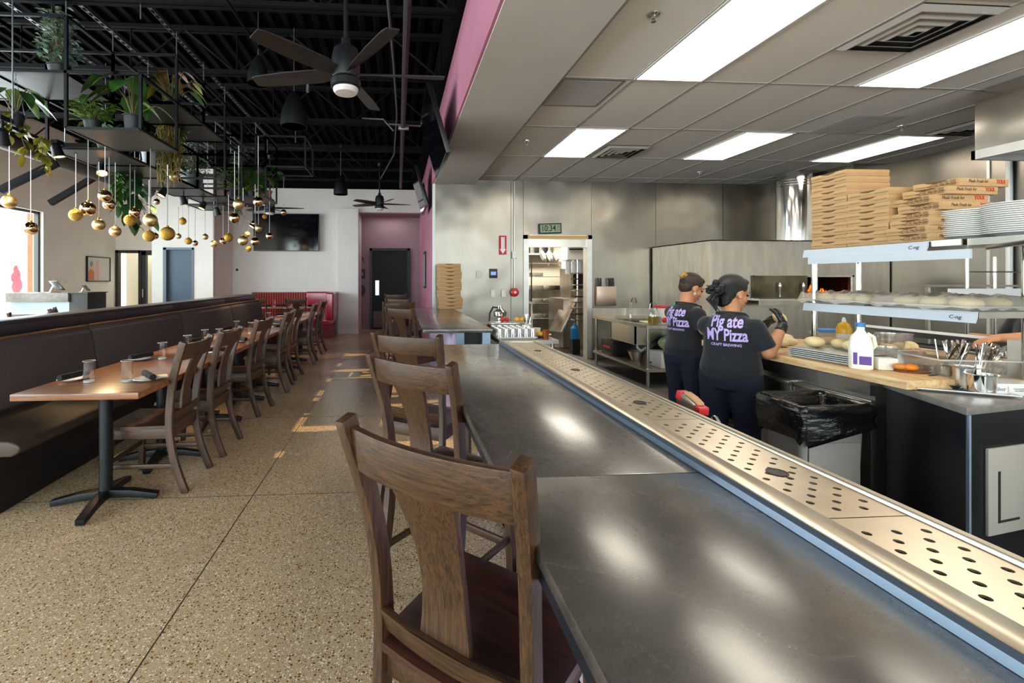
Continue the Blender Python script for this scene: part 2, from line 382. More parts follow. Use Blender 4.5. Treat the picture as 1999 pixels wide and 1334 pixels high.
def holes(x0,x1,y0,y1,z0,z1,ops,axis='y'):
    """a wall slab with rectangular openings (a,b,za,zb) along axis"""
    mb=MB(); add=(lambda a,b,c,d: mb.bx(x0,x1,a,b,c,d)) if axis=='y' else (lambda a,b,c,d: mb.bx(a,b,y0,y1,c,d))
    p,e=(y0,y1) if axis=='y' else (x0,x1)
    for a,b,c,d in sorted(ops):
        if a>p: add(p,a,z0,z1)
        if c>z0: add(a,b,z0,c)
        if d<z1: add(a,b,d,z1)
        p=b
    if p<e: add(p,e,z0,z1)
    return mb
B=lambda *a: MB().bx(*a)
struct(B(-7.2,1.22,-4,13.2,-.1,0).build('floor',M['terrazzo'],smooth=False))
struct(B(1.22,7.5,-4,12,-.1,-.002).build('floor_kitchen',M['ktile'],smooth=False))
mb=MB()
for x in (-.93,-3.4): mb.bx(x-.002,x+.002,-1,11.8,0,.0012)
for y in (1.35,3.05,4.75,6.45,8.15,9.85): mb.bx(-7,.3,y-.002,y+.002,0,.0012)
struct(mb.build('trim_floor_divider',M['dark'],smooth=False))
# roof deck
pr=[];x=-7.2
while x<.7:
    pr+=[(x,4.5),(x+.075,4.5),(x+.1,4.455),(x+.155,4.455),(x+.18,4.5)]; x+=.18
poly=pr+[(x,4.6),(-7.2,4.6)]
mb=MB(); ra=[mb.V((u,-4,v)) for u,v in pr]; rb=[mb.V((u,13.2,v)) for u,v in pr]
for i in range(len(pr)-1): mb.F((ra[i],ra[i+1],rb[i+1],rb[i]))
mb.bx(-7.2,.7,-4,13.2,4.52,4.6)
struct(mb.build('ceiling_roof_deck',M['deck'],smooth=False))
# left wall; all windows but the last are unseen, shaped for sun stripes
OPS=[(-3.2,-1.2,.4,2.6),(-.8,1.5,.4,2.6),(2.0,2.9,.4,4.38),(3.02,3.95,.4,4.38),(4.07,5.0,.4,4.38),(5.12,6.05,.4,4.38),(6.17,7.1,.4,4.38),(7.22,7.85,.4,4.38),(8.1,9.64,.42,2.73)]
struct(holes(LW-.2,LW,-4,12.2,0,4.5,OPS).build('wall_left',M['warmw'],smooth=False))
for k,(a,b,c,d) in enumerate(OPS):
    w=struct(B(LW-.11,LW-.1,a,b,c,d).build('window_%d'%(k+1),M['pane'],smooth=False)); f=MB()
    for y in (a,b-.05): f.bx(LW-.14,LW-.06,y,y+.05,c,d)
    f.bx(LW-.14,LW-.06,a,b,c,c+.05); f.bx(LW-.14,LW-.06,a,b,d-.05,d)
    f.build('frame',M['dark'],w,smooth=False)
    B(LW-.06,LW+.02,a,b,c-.03,c).build('sill',M['trimw'],w,smooth=False)
# outside, seen through the window
struct(B(-30,-7.2,-10,25,-.12,-.05).build('ground_outside',mat('pale_paving','c9c5bf',.9,var=.1),smooth=False))
struct(B(-8.1,-7.95,10.7,10.95,0,4).build('exterior_pier',mat('pale_brick','c98f77',.9,var=.2,vscale=14,stretch=(1,1,3)),smooth=False))
# pig decal on the glass
pg=[(0,.0),(.05,.02),(.09,.1),(.11,.2),(.16,.26),(.15,.36),(.11,.44),(.12,.5),(.1,.56),(.06,.61),(.05,.66),(.01,.68),(-.03,.65),(-.05,.6),(-.04,.55),(-.09,.5),(-.1,.4),(-.06,.36),(-.09,.27),(-.06,.2),(-.02,.15),(-.03,.05),(-.07,.01)]
p=aX(30,548,LW-.095)
tag(MB().prism([(u+p.y,v+.98) for u,v in pg],LW-.097,LW-.094,'x').build('window_decal',thin('pink_decal','f2a9bc',.3,.3,.02,.4),smooth=False),'pink silhouette decal on the bright window glass','decal')
# unseen front wall behind the viewpoint, its windows added to let daylight in
FO=[(-6.5,-4.2,.4,3.6),(-3.8,-1.5,.4,3.6),(-1.1,1.0,.4,3.6),(1.7,6.8,.9,2.9)]
struct(holes(-7.2,7.5,-4.2,-4,0,4.5,FO,'x').build('wall_front',M['white'],smooth=False))
for k,(a,b,c,d) in enumerate(FO):
    w=struct(B(a,b,-4.11,-4.1,c,d).build('window_%d'%(k+11),M['pane'],smooth=False)); f=MB()
    for x in (a,(a+b)/2,b-.05): f.bx(x,x+.05,-4.14,-4.06,c,d)
    f.bx(a,b,-4.14,-4.06,c,c+.05); f.bx(a,b,-4.14,-4.06,d-.05,d); f.build('frame',M['dark'],w,smooth=False)
# far dining wall with the television, black band above
struct(B(-4.2,-1.5,12,12.2,0,3.72).build('wall_television',M['white'],smooth=False))
struct(B(-7.2,.63,12.02,12.2,3.72,4.5).build('wall_upper_black',M['deck'],smooth=False))
struct(B(-1.5,-.99,11.88,13.0,0,3.2).build('wall_pillar',M['white'],smooth=False))
struct(B(-1.5,.63,12.0,12.2,3.13,3.72).build('wall_header',M['white'],smooth=False))
struct(B(-1.5,.9,13.0,13.15,0,3.72).build('wall_hall',M['pinkbounce'],smooth=False))
struct(B(-1.0,.63,12.2,13.0,3.13,3.2).build('ceiling_hall',M['pinkbounce'],smooth=False))
struct(B(-1.5,-.985,11.86,11.88,0,.14).build('baseboard_pillar',M['trimw'],smooth=False))
# white block with the blue door
x0,x1,y0=-5.5,-4.16,10.76
struct(holes(x0,x1,y0,y0+.12,0,3.9,[(-5.23,-4.6,0,2.07)],'x').build('wall_block_face',M['white'],smooth=False))
mb=B(x1-.1,x1,y0+.12,12,0,3.9); mb.bx(x0,x0+.1,y0+.12,12,0,3.9); struct(mb.build('wall_block_side',M['warmw'],smooth=False))
d=struct(B(-5.23,-4.6,y0+.07,y0+.1,0,2.07).build('door_1',M['doorb'],smooth=False))
f=MB(); f.bx(-5.25,-5.18,y0-.02,y0+.1,0,2.11); f.bx(-4.62,-4.585,y0-.02,y0+.1,0,2.11); f.bx(-5.25,-4.585,y0-.02,y0+.1,2.06,2.11); f.build('frame',M['doorf'],d,smooth=False)
# storefront at the end of the left wall
struct(holes(-7.2,-5.4,12,12.2,0,4.5,[(-7.0,-6.0,0,2.12),(-6.0,-5.45,0,2.12)],'x').build('wall_storefront',M['warmw'],smooth=False))
struct(B(-7.2,-5.4,12.8,12.9,0,2.6).build('wall_lobby',mat('lobby_wall','cfcabb',.8),smooth=False))
w=struct(B(-7.0,-6.42,12.05,12.06,0,2.1).build('window_20',M['pane'],smooth=False)); f=MB()
for x in (-7.0,-6.45): f.bx(x,x+.07,11.98,12.1,0,2.12)
f.bx(-7.0,-6.4,11.98,12.1,2.05,2.12); f.build('frame',M['dark'],w,smooth=False)
d=struct(B(-6.3,-5.5,12.05,12.06,.2,2.0).build('door_2',M['pane'],smooth=False)); f=MB()
f.bx(-6.38,-6.28,12.0,12.1,0,2.1); f.bx(-5.55,-5.45,12.0,12.1,0,2.1); f.bx(-6.38,-5.45,12.0,12.1,2.0,2.12); f.bx(-6.38,-5.45,12.0,12.1,0,.2); f.build('frame',M['dark'],d,smooth=False)
MB().tube([(-6.32,11.99,.95),(-6.32,11.93,.95),(-6.32,11.93,1.15),(-6.32,11.99,1.15)],.012).build('handle',M['steel2'],d)
# hall door
d=struct(B(-.7,.3,12.93,12.97,0,2.2).build('door_3',M['doork'],smooth=False)); f=MB()
f.bx(-.76,-.69,12.9,13.0,0,2.26); f.bx(.29,.36,12.9,13.0,0,2.26); f.bx(-.76,.36,12.9,13.0,2.19,2.26); f.build('frame',M['blackst'],d,smooth=False)
B(-.6,-.5,12.915,12.93,.95,1.36).build('push_plate',M['steel2'],d,smooth=False)
B(-.66,.26,12.915,12.93,.05,.5).build('kick_plate',mat('brown_kick_plate','5d4640',.6),d,smooth=False)
# pink wall, soffit beam
struct(B(.63,.75,KB+.12,13.1,0,3.84).build('wall_pink',M['pinkw'],smooth=False))
struct(B(.61,.632,-4,KB+.12,3.05,3.84).build('wall_pink_soffit',M['pinkw'],smooth=False))
struct(B(.632,1.345,-4,KB,3.04,3.84).build('wall_soffit_beam',M['beam'],smooth=False))
struct(B(.55,.8,-4,13,3.84,4.5).build('wall_black_girder',M['deck'],smooth=False))
struct(B(.615,.655,KB-.03,KB+.12,0,3.04).build('trim_white_corner',M['trimw'],smooth=False))
# kitchen shell
mb=MB(); rng=random.Random(3)
def panel(a,b,z0,z1):
    m=Matrix.Translation(((a+b)/2,KB+.05,(z0+z1)/2))@Euler((R(rng.uniform(-.25,.25)),0,R(rng.uniform(-.35,.35)))).to_matrix().to_4x4()
    mb.bx(-(b-a)/2+.003,(b-a)/2-.003,-.05,.05,-(z1-z0)/2,(z1-z0)/2,m)
for a,b in ((.65,1.98),(1.98,2.2)): panel(a,b,0,ZC)
panel(2.2,3.42,2.17,ZC)
for a,b in ((3.42,4.6),(4.6,5.85),(5.85,7.3)): panel(a,b,0,ZC)
struct(mb.build('wall_kitchen_back',M['wsteel'],smooth=False))
mb=MB(); mb.bx(.65,2.2,KB+.11,KB+.13,0,3.6); mb.bx(3.42,7.4,KB+.11,KB+.13,0,3.6); mb.bx(2.2,3.42,KB+.11,KB+.13,2.17,3.6)
struct(mb.build('wall_kitchen_core',M['steeld'],smooth=False))
struct(B(7.3,7.42,-4,KB,0,3.3).build('wall_kitchen_right',M['wsteel'],smooth=False))
struct(B(6.76,7.3,6.4,KB,1.975,ZC).build('wall_oven_chase',M['wsteel'],smooth=False))
mb=MB()
for x in (7.285,): 
    for y in (5.2,3.9,2.6): mb.bx(x,7.301,y,y+.03,0,ZC)
struct(mb.build('trim_wall_seam',M['alu'],smooth=False))
struct(B(1.345,7.4,-4,KB+.1,ZC,ZC+.05).build('ceiling_kitchen',M['ctile'],smooth=False))
mb=MB(); x=2.02-.6096*1
while x<7.3: mb.bx(x-.012,x+.012,-4,KB,ZC-.006,ZC+.001); x+=.6096
y=3.83-1.245*6
while y<7.9: mb.bx(1.35,7.3,y-.012,y+.012,ZC-.005,ZC+.001); y+=1.245
struct(mb.build('trim_ceiling_grid',M['tbar'],smooth=False))
# doorway frame and room behind
f=MB(); f.bx(2.2,2.29,KB-.03,KB+.14,0,2.17); f.bx(3.33,3.42,KB-.03,KB+.14,0,2.17); f.bx(2.2,3.42,KB-.03,KB+.14,2.1,2.17)
f=struct(f.build('trim_doorway',M['alu'],smooth=False))
B(2.29,3.33,KB+.0,KB+.12,1.96,2.1).build('header_roller',M['steel2'],f,smooth=False)
mb=B(2.27,3.35,KB-.035,KB-.02,2.105,2.16); mb.build('header_strip',mat('timber_strip','c49a5a',.6),f,smooth=False)
cr=mat('cream_wall','d9cfba',.8)
mb=B(1.4,5.2,11.2,11.3,0,3); mb.bx(1.3,1.4,KB+.1,11.3,0,3); mb.bx(5.1,5.2,KB+.1,11.3,0,3); struct(mb.build('wall_scullery',cr,smooth=False))
struct(B(1.3,5.2,KB+.13,11.3,2.9,3).build('ceiling_scullery',cr,smooth=False))
struct(B(1.4,5.1,11.17,11.2,0,1.15).build('trim_scullery_splashback',M['steeld'],smooth=False))
# ---------- chairs ----------
def chair_parts(t,sh,th,stool):
    """local +Y is the front of the seat; sh seat height, th total height"""
    w=.195
    k=(th-sh)
    def post(sx):
        x=sx*w; P_=[(x*1.03,-.30 if not stool else -.27,0),(x,-.235,sh*.35),(x,-.2,sh*.7),(x,-.19,sh),(x*1.0,-.2,sh+k*.3),(x*1.05,-.225,sh+k*.6),(x*1.12,-.275,sh+k*.88),(x*1.14,-.295,th)]
        q=[]; 
        for i in range(len(P_)-1):
            a,b=Vector(P_[i]),Vector(P_[i+1])
            for s in range(3): q.append(a.lerp(b,s/3))
        q.append(Vector(P_[-1]))
        for _ in range(3): q=[q[0]]+[(q[i-1]+q[i]*2+q[i+1])/4 for i in range(1,len(q)-1)]+[q[-1]]
        return MB().bar(q,.03,[.046]*len(q),(0,1,0))
    for s in (-1,1): post(s).build('back_post',M['cwz'],t,bev=.005)
    for s in (-1,1):
        MB().bar([(s*.205,.19,0),(s*.19,.18,sh-.03)],[.034,.042],[.034,.046],(0,1,0)).build('leg',M['cwz'],t,bev=.004)
    def crest(z0,z1,y,bow,xw):
        mb=MB(); A=[]
        for i in range(13):
            u=-1+2*i/12; yy=y-bow*(1-u*u); A.append([(u*xw,yy-.011+.03*0,z0),(u*xw,yy+.011,z0),(u*xw,yy+.011-.02,z1),(u*xw,yy-.011-.02,z1)])
        return mb.loft([[Vector(p) for p in r] for r in A])
    crest(th-.125,th-.02,-.262,.035,w*1.1).build('crest_rail',M['cwx'],t,bev=.004)
    crest(sh+.01,sh+.07,-.188,.02,w*.99).build('lower_rail',M['cwx'],t,bev=.003)
    mb=MB(); A=[]; zb,zt=sh+.06,th-.115
    for i in range(15):
        u=i/14; z=zb+(zt-zb)*u
        y=-.208-.012*math.sin(PI*u)*0-.0*u-(.085*u**1.6)+.012*math.sin(PI*u)
        hw=.066+.016*u-.017*math.sin(PI*u)
        A.append([Vector((-hw,y-.009,z)),Vector((hw,y-.009,z)),Vector((hw,y+.009,z)),Vector((-hw,y+.009,z))])
    mb.loft(A).build('splat',M['cwz'],t,bev=.003)
    mb=MB(); n=11; top=[];bot=[]
    for i in range(n):
        for j in range(n):
            u=-1+2*i/(n-1); v=-1+2*j/(n-1)
            x=u*(.215+.012*v); y=v*.215+.0
            d=.016*(1-abs(u)**2.5)*(1-((v+.15)*.9)**2)*(1.2-.2*math.cos(u*PI*2)) 
            ed=.012*max(abs(u),abs(v))**8
            top.append(mb.V((x,y,sh-d-ed))); bot.append(mb.V((x,y,sh-.035)))
    for g,fl in ((top,0),(bot,1)):
        for i in range(n-1):
            for j in range(n-1): mb.F((g[i*n+j],g[(i+1)*n+j],g[(i+1)*n+j+1],g[i*n+j+1]))
    edge=[i*n for i in range(n)]+[(n-1)*n+j for j in range(1,n)]+[i*n+n-1 for i in range(n-2,-1,-1)]+[j for j in range(n-2,0,-1)]
    for a,b in zip(edge,edge[1:]+edge[:1]): mb.F((top[a],top[b],bot[b],bot[a]))
    mb.build('seat',M['seat'] if stool else M['cwy'],t)
    mb=MB()
    for s in (-1,1): mb.bx(s*.19-.01,s*.19+.01,-.19,.18,sh-.1,sh-.033)
    mb.bx(-.18,.18,.17,.19,sh-.1,sh-.033); mb.bx(-.18,.18,-.2,-.18,sh-.1,sh-.033)
    mb.build('seat_frame',M['cwy'],t,bev=.003)
    for s in (-1,1): MB().bx(s*.197-.008,s*.197+.008,-.23,.185,sh*.36,sh*.36+.028).build('stretcher',M['cwy'],t,bev=.003)
    zz=sh*.42 if not stool else sh*.3
    MB().bx(-.19,.19,.176,.194,zz,zz+.035).build('front_stretcher',M['cwx'],t,bev=.003)
c0=thing('dining_chair','x','chair'); chair_parts(c0,.455,.99,False)
rows=[(3.32,0),(3.93,0),(5.0,-4),(5.99,2),(6.67,-2),(7.85,3),(8.9,-3)]
CH='nearest|second|third|fourth|fifth|sixth|farthest'.split('|')
for i,(y,a) in enumerate(rows):
    loc=(-1.68+.02*(i%2),y,0); rz=PI/2+R(a)
    lab='%s dark oak dining chair in the aisle row along the long bench'%CH[i]
    if i==0: c0.location=loc; c0.rotation_euler=(0,0,rz); c0['label']=lab; c0['group']='dining chairs along the bench tables'
    else: dup(c0,loc,rz,lab,'dining chairs along the bench tables')
for i,x in enumerate((-3.05,-2.22)):
    dup(c0,(x,10.55,0),R(-3+5*i),'dark oak dining chair with its back to us before the red booth, %s of two'%('left' if i==0 else 'right'),'chairs before the red booth')
p=aY(71,600,6.1); dup(c0,(p.x,6.25,0),R(4),'dark oak dining chair behind the bench wall before the host stand','chairs behind the bench wall')
p=aY(152,600,7.0); dup(c0,(p.x,7.0,0),R(-62),'sunlit dining chair beside the dark end of the host stand','chairs behind the bench wall')
s0=thing('bar_stool','x','bar stool'); chair_parts(s0,.54,1.08,True)
def stool(p1,p2,first,lab):
    a=aZ(p1[0],p1[1],1.08); b=aZ(p2[0],p2[1],1.08); d=(b-a); d.z=0; d.normalize()
    f=Vector((-d.y,d.x,0)); m=(a+b)/2; m.z=0; loc=m+f*.29; rz=math.atan2(-f.x,f.y)
    if first: s0.location=loc; s0.rotation_euler=(0,0,rz); s0['label']=lab; s0['group']='bar stools'; return s0
    return dup(s0,loc,rz,lab,'bar stools')
stool((672,812),(1032,905),1,'large dark oak bar stool in the foreground at the bar')
stool((717,686),(893,712),0,'second dark oak bar stool from the front at the bar')
stool((731,647),(858,655),0,'third dark oak bar stool from the front at the far end of the bar')
stool((748,598),(812,602),0,'dark oak bar stool nearest at the far counter beyond the gap')
stool((751,590),(806,589),0,'second dark oak bar stool at the far counter')
stool((752,582),(800,583),0,'third dark oak bar stool at the far counter')
stool((752,574),(791,574),0,'farthest dark oak bar stool beside the dark hall door')
# ---------- bench ----------
b=thing('long_bench','long black upholstered bench with dark cap running down the dining room','bench',(0,0,0))
mb=B(-2.95,-2.36,2.9,9.75,0,.36); mb.bx(-2.95,-2.33,2.86,9.75,.12,.36); mb.build('base',M['baseblk'],b,smooth=False)
prof=[(-2.8,.36),(-2.24,.36),(-2.2,.385),(-2.19,.41),(-2.21,.435),(-2.26,.452),(-2.8,.47)]
Y_=[2.85,4.43,6.2,8.0,9.7]
MB().prism(prof,2.84,9.72,'y').build('seat_cushion',M['benchseat'],b,bev=.02,seg=3)
for i in range(4):
    y0,y1=Y_[i]+.012,Y_[i+1]-.012
    o=MB().prism([(-2.76,.46),(-2.72,.5),(-2.79,.92),(-2.84,.975),(-2.9,.975),(-2.92,.46)],y0,y1,'y').build('back_cushion',M['fabric'],b,bev=.012)
    MB().tube([(-2.83,y0,.975),(-2.83,y1,.975)],.012).build('piping',M['piping'],o)
for i in range(4): B(-3.02,-2.9,Y_[i]+.003,Y_[i+1]-.003,.975,1.065).build('cap_board',M['capwood'],b,bev=.004)
B(-3.12,-2.92,2.84,9.75,0,.975).build('back_panel',M['baseblk'],b,smooth=False)
B(-3.14,-2.89,2.84,9.75,1.065,1.09).build('ledge',M['capwood'],b,bev=.004)
# ---------- tables ----------
def table(y0,y1,lab,x0=-2.17,x1=-1.475,grp='bench tables'):
    cy=(y0+y1)/2; cx=(x0+x1)/2
    t=thing('dining_table',lab,'table',(cx,cy,0),0,grp); hw,hl=(x1-x0)/2,(y1-y0)/2
    MB().bx(-hw,hw,-hl,hl,.712,.75).build('tabletop',M['twx'],t,bev=.004)
    leg=[0] if hl<.5 else [-hl*.55,hl*.55]
    for k in leg:
        o=MB().cyl((0,k,.03),(0,k,.71),.038).build('column',M['blk'],t)
        mb=MB()
        for a in range(4):
            c=PI/4+a*PI/2 if 0 else a*PI/2+.12; d=Vector((math.cos(c),math.sin(c),0))
            mb.bar([Vector((0,k,.06)),Vector((0,k,.05))+d*.15,Vector((0,k,.022))+d*.3],[.06,.055,.05],[.05,.045,.035])
        mb.build('foot',M['blk'],o,bev=.006)
        B(-.15,.15,k-.15,k+.15,.7,.712).build('bracket',M['blk'],o,smooth=False)
    return t
table(2.74,4.0,'nearest wooden dining table by the long bench, set for four')
table(4.21,5.03,'small square wooden table, second along the long bench')
table(5.12,6.32,'third wooden dining table along the long bench')
table(7.0,8.2,'fourth wooden dining table along the long bench')
table(8.45,9.3,'farthest wooden dining table along the long bench')
table(10.85,11.45,'wooden table inside the red booth',-3.4,-1.95,'booth tables')
pb=aY(25,606,6.6); table(6.75,7.6,'table behind the bench wall near the bright window',pb.x-.5,pb.x+.35,'booth tables')
# tumblers, side plates, rolled napkins
gl=None
def glass_(loc,lab,grp):
    global gl
    if gl is None:
        h,r=.135,.034
        m=MB().lathe([(0,0),(r*.9,0),(r,.004),(r,h),(r-.003,h),(r-.004,.02),(0,.016)],n=24)
        gl=m.build('glass_tumbler',M['tglass'],ang=50); gl.location=loc; tag(gl,lab,'glass',grp)
        MB().tube([(r*math.cos(a),r*math.sin(a),h) for a in [2*PI*i/24 for i in range(24)]],.0016,6,close=True).build('rim',M['clearr'],gl)  # rim and base are whitish to put glass highlights into the colour
        MB().lathe([(0,.002),(r*.86,.002),(r*.9,.014),(0,.016)],n=20).build('thick_base',M['clearr'],gl); return gl
    o=gl.copy(); COL.objects.link(o); o.location=loc
    for c in gl.children: d=c.copy(); COL.objects.link(d); d.parent=o
    return tag(o,lab,'glass',grp)
pl=None
def splate(loc,lab,grp):
    global pl
    if pl is None:
        pl=MB().lathe([(0,.004),(.045,.004),(.078,.016),(.08,.014),(.05,0),(0,0)],n=32).build('side_plate',M['china'],ang=60); pl.location=loc; return tag(pl,lab,'plate',grp)
    o=pl.copy(); COL.objects.link(o); o.location=loc; return tag(o,lab,'plate',grp)
nk=None
def napk(loc,rz,lab,grp):
    global nk
    if nk is None:
        mb=MB(); A=[]
        for i in range(9):
            u=-1+2*i/8; A.append([Vector((u*.1,(.02+.002*math.sin(i*2))*math.cos(a),.02+.019*math.sin(a)))*1 for a in [2*PI*j/14 for j in range(14)]])
        nk=mb.loft(A).build('napkin_roll',M['napk']); o=nk
        MB().lathe([(.017,-.008),(.012,.001),(.006,-.004),(0,0)],n=14).xf(Matrix.Translation((.101,0,.02))@Matrix.Rotation(PI/2,4,'Y')).build('fold',M['napk'],nk)
    else:
        o=nk.copy(); COL.objects.link(o)
        for c in nk.children: d=c.copy(); COL.objects.link(d); d.parent=o
    o.location=loc; o.rotation_euler=(0,0,rz); return tag(o,lab,'napkin',grp)
G='place settings on the bench tables'
# (plate pixel, glass pixel or None, napkin angle)
sets=[((141,743),(174,747),1.35,'on the near left corner of the nearest table'),((287,743),(248,746),-.85,'on the near right of the nearest table'),
      ((273,703),(317,702),1.2,'at the far left of the nearest table'),((413,690),(366,684),.2,'behind the nearest chair back'),
      ((379,671),(400,670),1.2,'by the bench on the second table'),((466,668),(428,668),-.6,'on the aisle side of the second table'),
      ((440,647),(462,649),1.3,'at the near left of the third table'),((0,0),(490,652),0,'at the near right of the third table'),
      ((507,628),(525,628),1.2,'at the near left of the fourth table'),((540,633),(530,640),-.5,'on the aisle side of the third table'),
      ((548,618),(556,617),.6,'on the fifth table')]
for pp,gp,na,wh in sets:
    if pp[0]:
        p=aZ(pp[0],pp[1],.75); p.z=.7505; splate(p,'white side plate with napkin '+wh,'side plates')
        q=p.copy(); q.z=.765; q+=Vector((.01,0,0)); napk(q,na,'black rolled napkin '+wh,'rolled napkins')
    if gp:
        p=aZ(gp[0],gp[1],.75); p.z=.7505; glass_(p,'clear tumbler glass '+wh,'tumblers')
for k,(x,y) in enumerate(((-3.2,11.0),(-2.9,11.15),(-2.5,11.1),(-2.15,11.0))):
    glass_((x,y,.7505),'tumbler on the booth table, %s from the left'%nth(k),'booth tumblers')
    napk((x+.12,y+.12,.7505),.3*k,'black napkin on the booth table, %s from the left'%nth(k),'booth napkins')
for k,dx in enumerate((-.3,-.12,.1)): glass_((pb.x+dx,6.95+.1*k,.7505),'tumbler on the table behind the bench wall, %s from the left'%nth(k),'tumblers behind the bench')
p=aZ(287,743,.75); c=MB().bx(-.075,.075,-.05,.05,0,.002).build('menu_card',M['paper'],smooth=False); c.location=(p.x+.03,p.y+.03,.7665); c.rotation_euler=(0,0,.5); tag(c,'cream card under the rolled napkin on the nearest table','card')
bd=MB().bx(-.2,.2,-.14,.14,0,.02).build('serving_board',M['twy'],bev=.004); p=aZ(508,631,.75); bd.location=(p.x,7.45,.7505); tag(bd,'wooden serving board on the fourth table','board')
# ---------- red booth ----------
rb=thing('red_booth','red vinyl corner booth against the far white wall','booth')
mb=MB(); mb.bx(-3.64,-2.3,11.86,11.99,.42,1.065)
mb.build('channel_back_base',M['redd'],rb,bev=.01)
mb=MB()
for i in range(22): mb.cyl((-3.6+i*.0605,11.85,.47),(-3.6+i*.0605,11.85,1.05),.029,n=8)
mb.build('channel_tufting',mat('ribbed_red_vinyl','96302c',.5),rb)
B(-2.3,-1.52,11.82,11.99,.42,1.08).build('back_cushion',M['red'],rb,bev=.04,seg=4)
B(-1.68,-1.5,11.0,11.85,.42,1.08).build('side_cushion',M['red'],rb,bev=.04,seg=4)
B(-3.64,-1.55,11.5,11.86,.3,.47).build('seat_cushion',M['red'],rb,bev=.04,seg=3)
B(-1.95,-1.55,11.02,11.5,.3,.47).build('end_seat_cushion',M['red'],rb,bev=.04,seg=3)
mb=B(-3.62,-1.56,11.55,11.95,0,.3); mb.bx(-1.92,-1.52,11.05,11.6,0,.3); mb.build('plinth',M['redd'],rb,smooth=False)
# ---------- far wall television, wall plates ----------
t=thing('television','large flat television on the far white wall','television',(-2.785,11.88,2.58))
MB().bx(-.81,.81,-.035,.0,-.47,.47).build('bezel',M['tvb'],t,bev=.006); B(-.795,.795,-.037,-.0352,-.455,.455).build('screen',M['tv'],t,smooth=False)
B(-.2,.2,0,.115,-.15,.15).build('wall_bracket',M['blk'],t,smooth=False)
def sidetv(y,label):
    t=thing('television',label,'television',(.42,y,3.05),0,'televisions on the pink wall'); t.rotation_euler=(0,R(-16),0)
    MB().bx(-.02,.03,-.62,.62,-.37,.37).build('bezel',M['tvb'],t,bev=.006); B(-.022,-.0202,-.605,.605,-.355,.355).build('screen',M['tv'],t,smooth=False)
    mb=B(.03,.12,-.1,.1,.05,.12); mb.bx(.03,.1,-.1,.1,-.25,-.18); mb.bx(.09,.12,-.03,.03,-.25,.1); mb.build('wall_bracket',M['blk'],t,smooth=False)
sidetv(5.3,'nearer wall television tilted down on the pink wall'); sidetv(8.7,'farther wall television tilted down on the pink wall')
pf=thing('framed_picture','dark framed picture hung on the pink wall','picture',(.618,10.2,1.6)); B(-.015,.01,-.3,.3,-.4,.4).build('frame',M['blk'],pf,smooth=False); B(-.017,-.0152,-.26,.26,-.36,.36).build('print',mat('grey_print','8f8a92',.6,var=.3),pf,smooth=False)
pf=thing('framed_picture','abstract pastel painting in thin black frame on the left wall','picture',(LW+.02,11.31,1.63))
mb=MB()
for a,b,c,d in ((-.42,.42,-.29,-.27),(-.42,.42,.27,.29),(-.42,-.4,-.29,.29),(.4,.42,-.29,.29)): mb.bx(-.02,.02,a,b,c,d)
mb.build('frame',M['blackst'],pf,smooth=False)
B(-.015,.005,-.4,.4,-.27,.27).build('canvas',mat('pastel_canvas','ddd6d0',.8),pf,smooth=False)
for nm,col,po in (('pale','e6c2b0',[(-.4,-.27),(-.05,-.27),(-.1,.0),(-.2,.12),(-.3,.05),(-.4,.02)]),('orange','d98a5a',[(-.38,-.26),(-.16,-.26),(-.18,-.05),(-.3,.0),(-.38,-.08)]),('green','7fa58a',[(-.3,.04),(-.2,.1),(-.26,.2),(-.33,.12)]),('pink','e5b9b6',[(-.05,-.27),(.02,-.27),(.0,.2),(-.1,.2),(-.09,0)])):
    MB().prism(po,.0052+.0004*len(nm),.006+.0004*len(nm),'x').build('paint_patch',mat('paint_'+nm,col,.8),pf,smooth=False)
def plate_on(name,lab,cat,x,y,z,w,h,m,axis='y',d=.012):
    o=(B(-w/2,w/2,-d,0,-h/2,h/2) if axis=='y' else B(0,d,-w/2,w/2,-h/2,h/2)).build(name,m,bev=.002); o.location=(x,y,z); return tag(o,lab,cat)
p=aX(108,548,LW); plate_on('thermostat','white thermostat plate on the left wall by the window','thermostat',LW,p.y,p.z,.13,.1,M['whitep'],'x')
p=aX(125,550,LW); plate_on('switch_plate','white switch plate beside the thermostat on the left wall','switch',LW,p.y,p.z,.14,.09,M['whitep'],'x')
p=aY(463,527,12); o=plate_on('thermostat','white thermostat with dark display right of the white block','thermostat',p.x,12,p.z,.14,.12,M['whitep']); B(-.03,.03,-.016,-.012,-.03,.03).build('display',M['blackst'],o,smooth=False)
p=aY(462,495,12); plate_on('alarm_sounder','white alarm sounder above the thermostat by the television','alarm',p.x,12,p.z,.15,.11,M['whitep'])
# hall signs
p=aY(705,535,13); o=thing('restroom_sign','small black sign with white figures beside the hall door','sign',(p.x-.02,12.99,p.z)); B(-.09,.13,-.01,0,-.13,.13).build('board',M['blackst'],o,smooth=False)
text('figure','\u267f' if 0 else 'i|i',.16,M['signw'],o,(0.02,-.011,0),(PI/2,0,0))
p=aY(704,567,13); o=MB().cyl((p.x-.03,12.985,p.z),(p.x-.03,13,p.z),.17,n=32).build('round_sign',M['blackst']); tag(o,'round black wall emblem half hidden by the pillar','sign')
text_o=text('wall_lettering','R',.24,M['blackst'],None,(-.97,12.99,1.93),(PI/2,0,0)); tag(text_o,'black painted letter high on the hall wall','lettering')
for k,z in enumerate((.95,.68,.4,.15)):
    q=text('wall_lettering','RESTM'[k],.2,M['blackst'],None,(-1.0,12.99,z),(PI/2,0,0)); tag(q,'black painted letter on the hall wall, %s going down below the round emblem'%nth(k),'lettering')
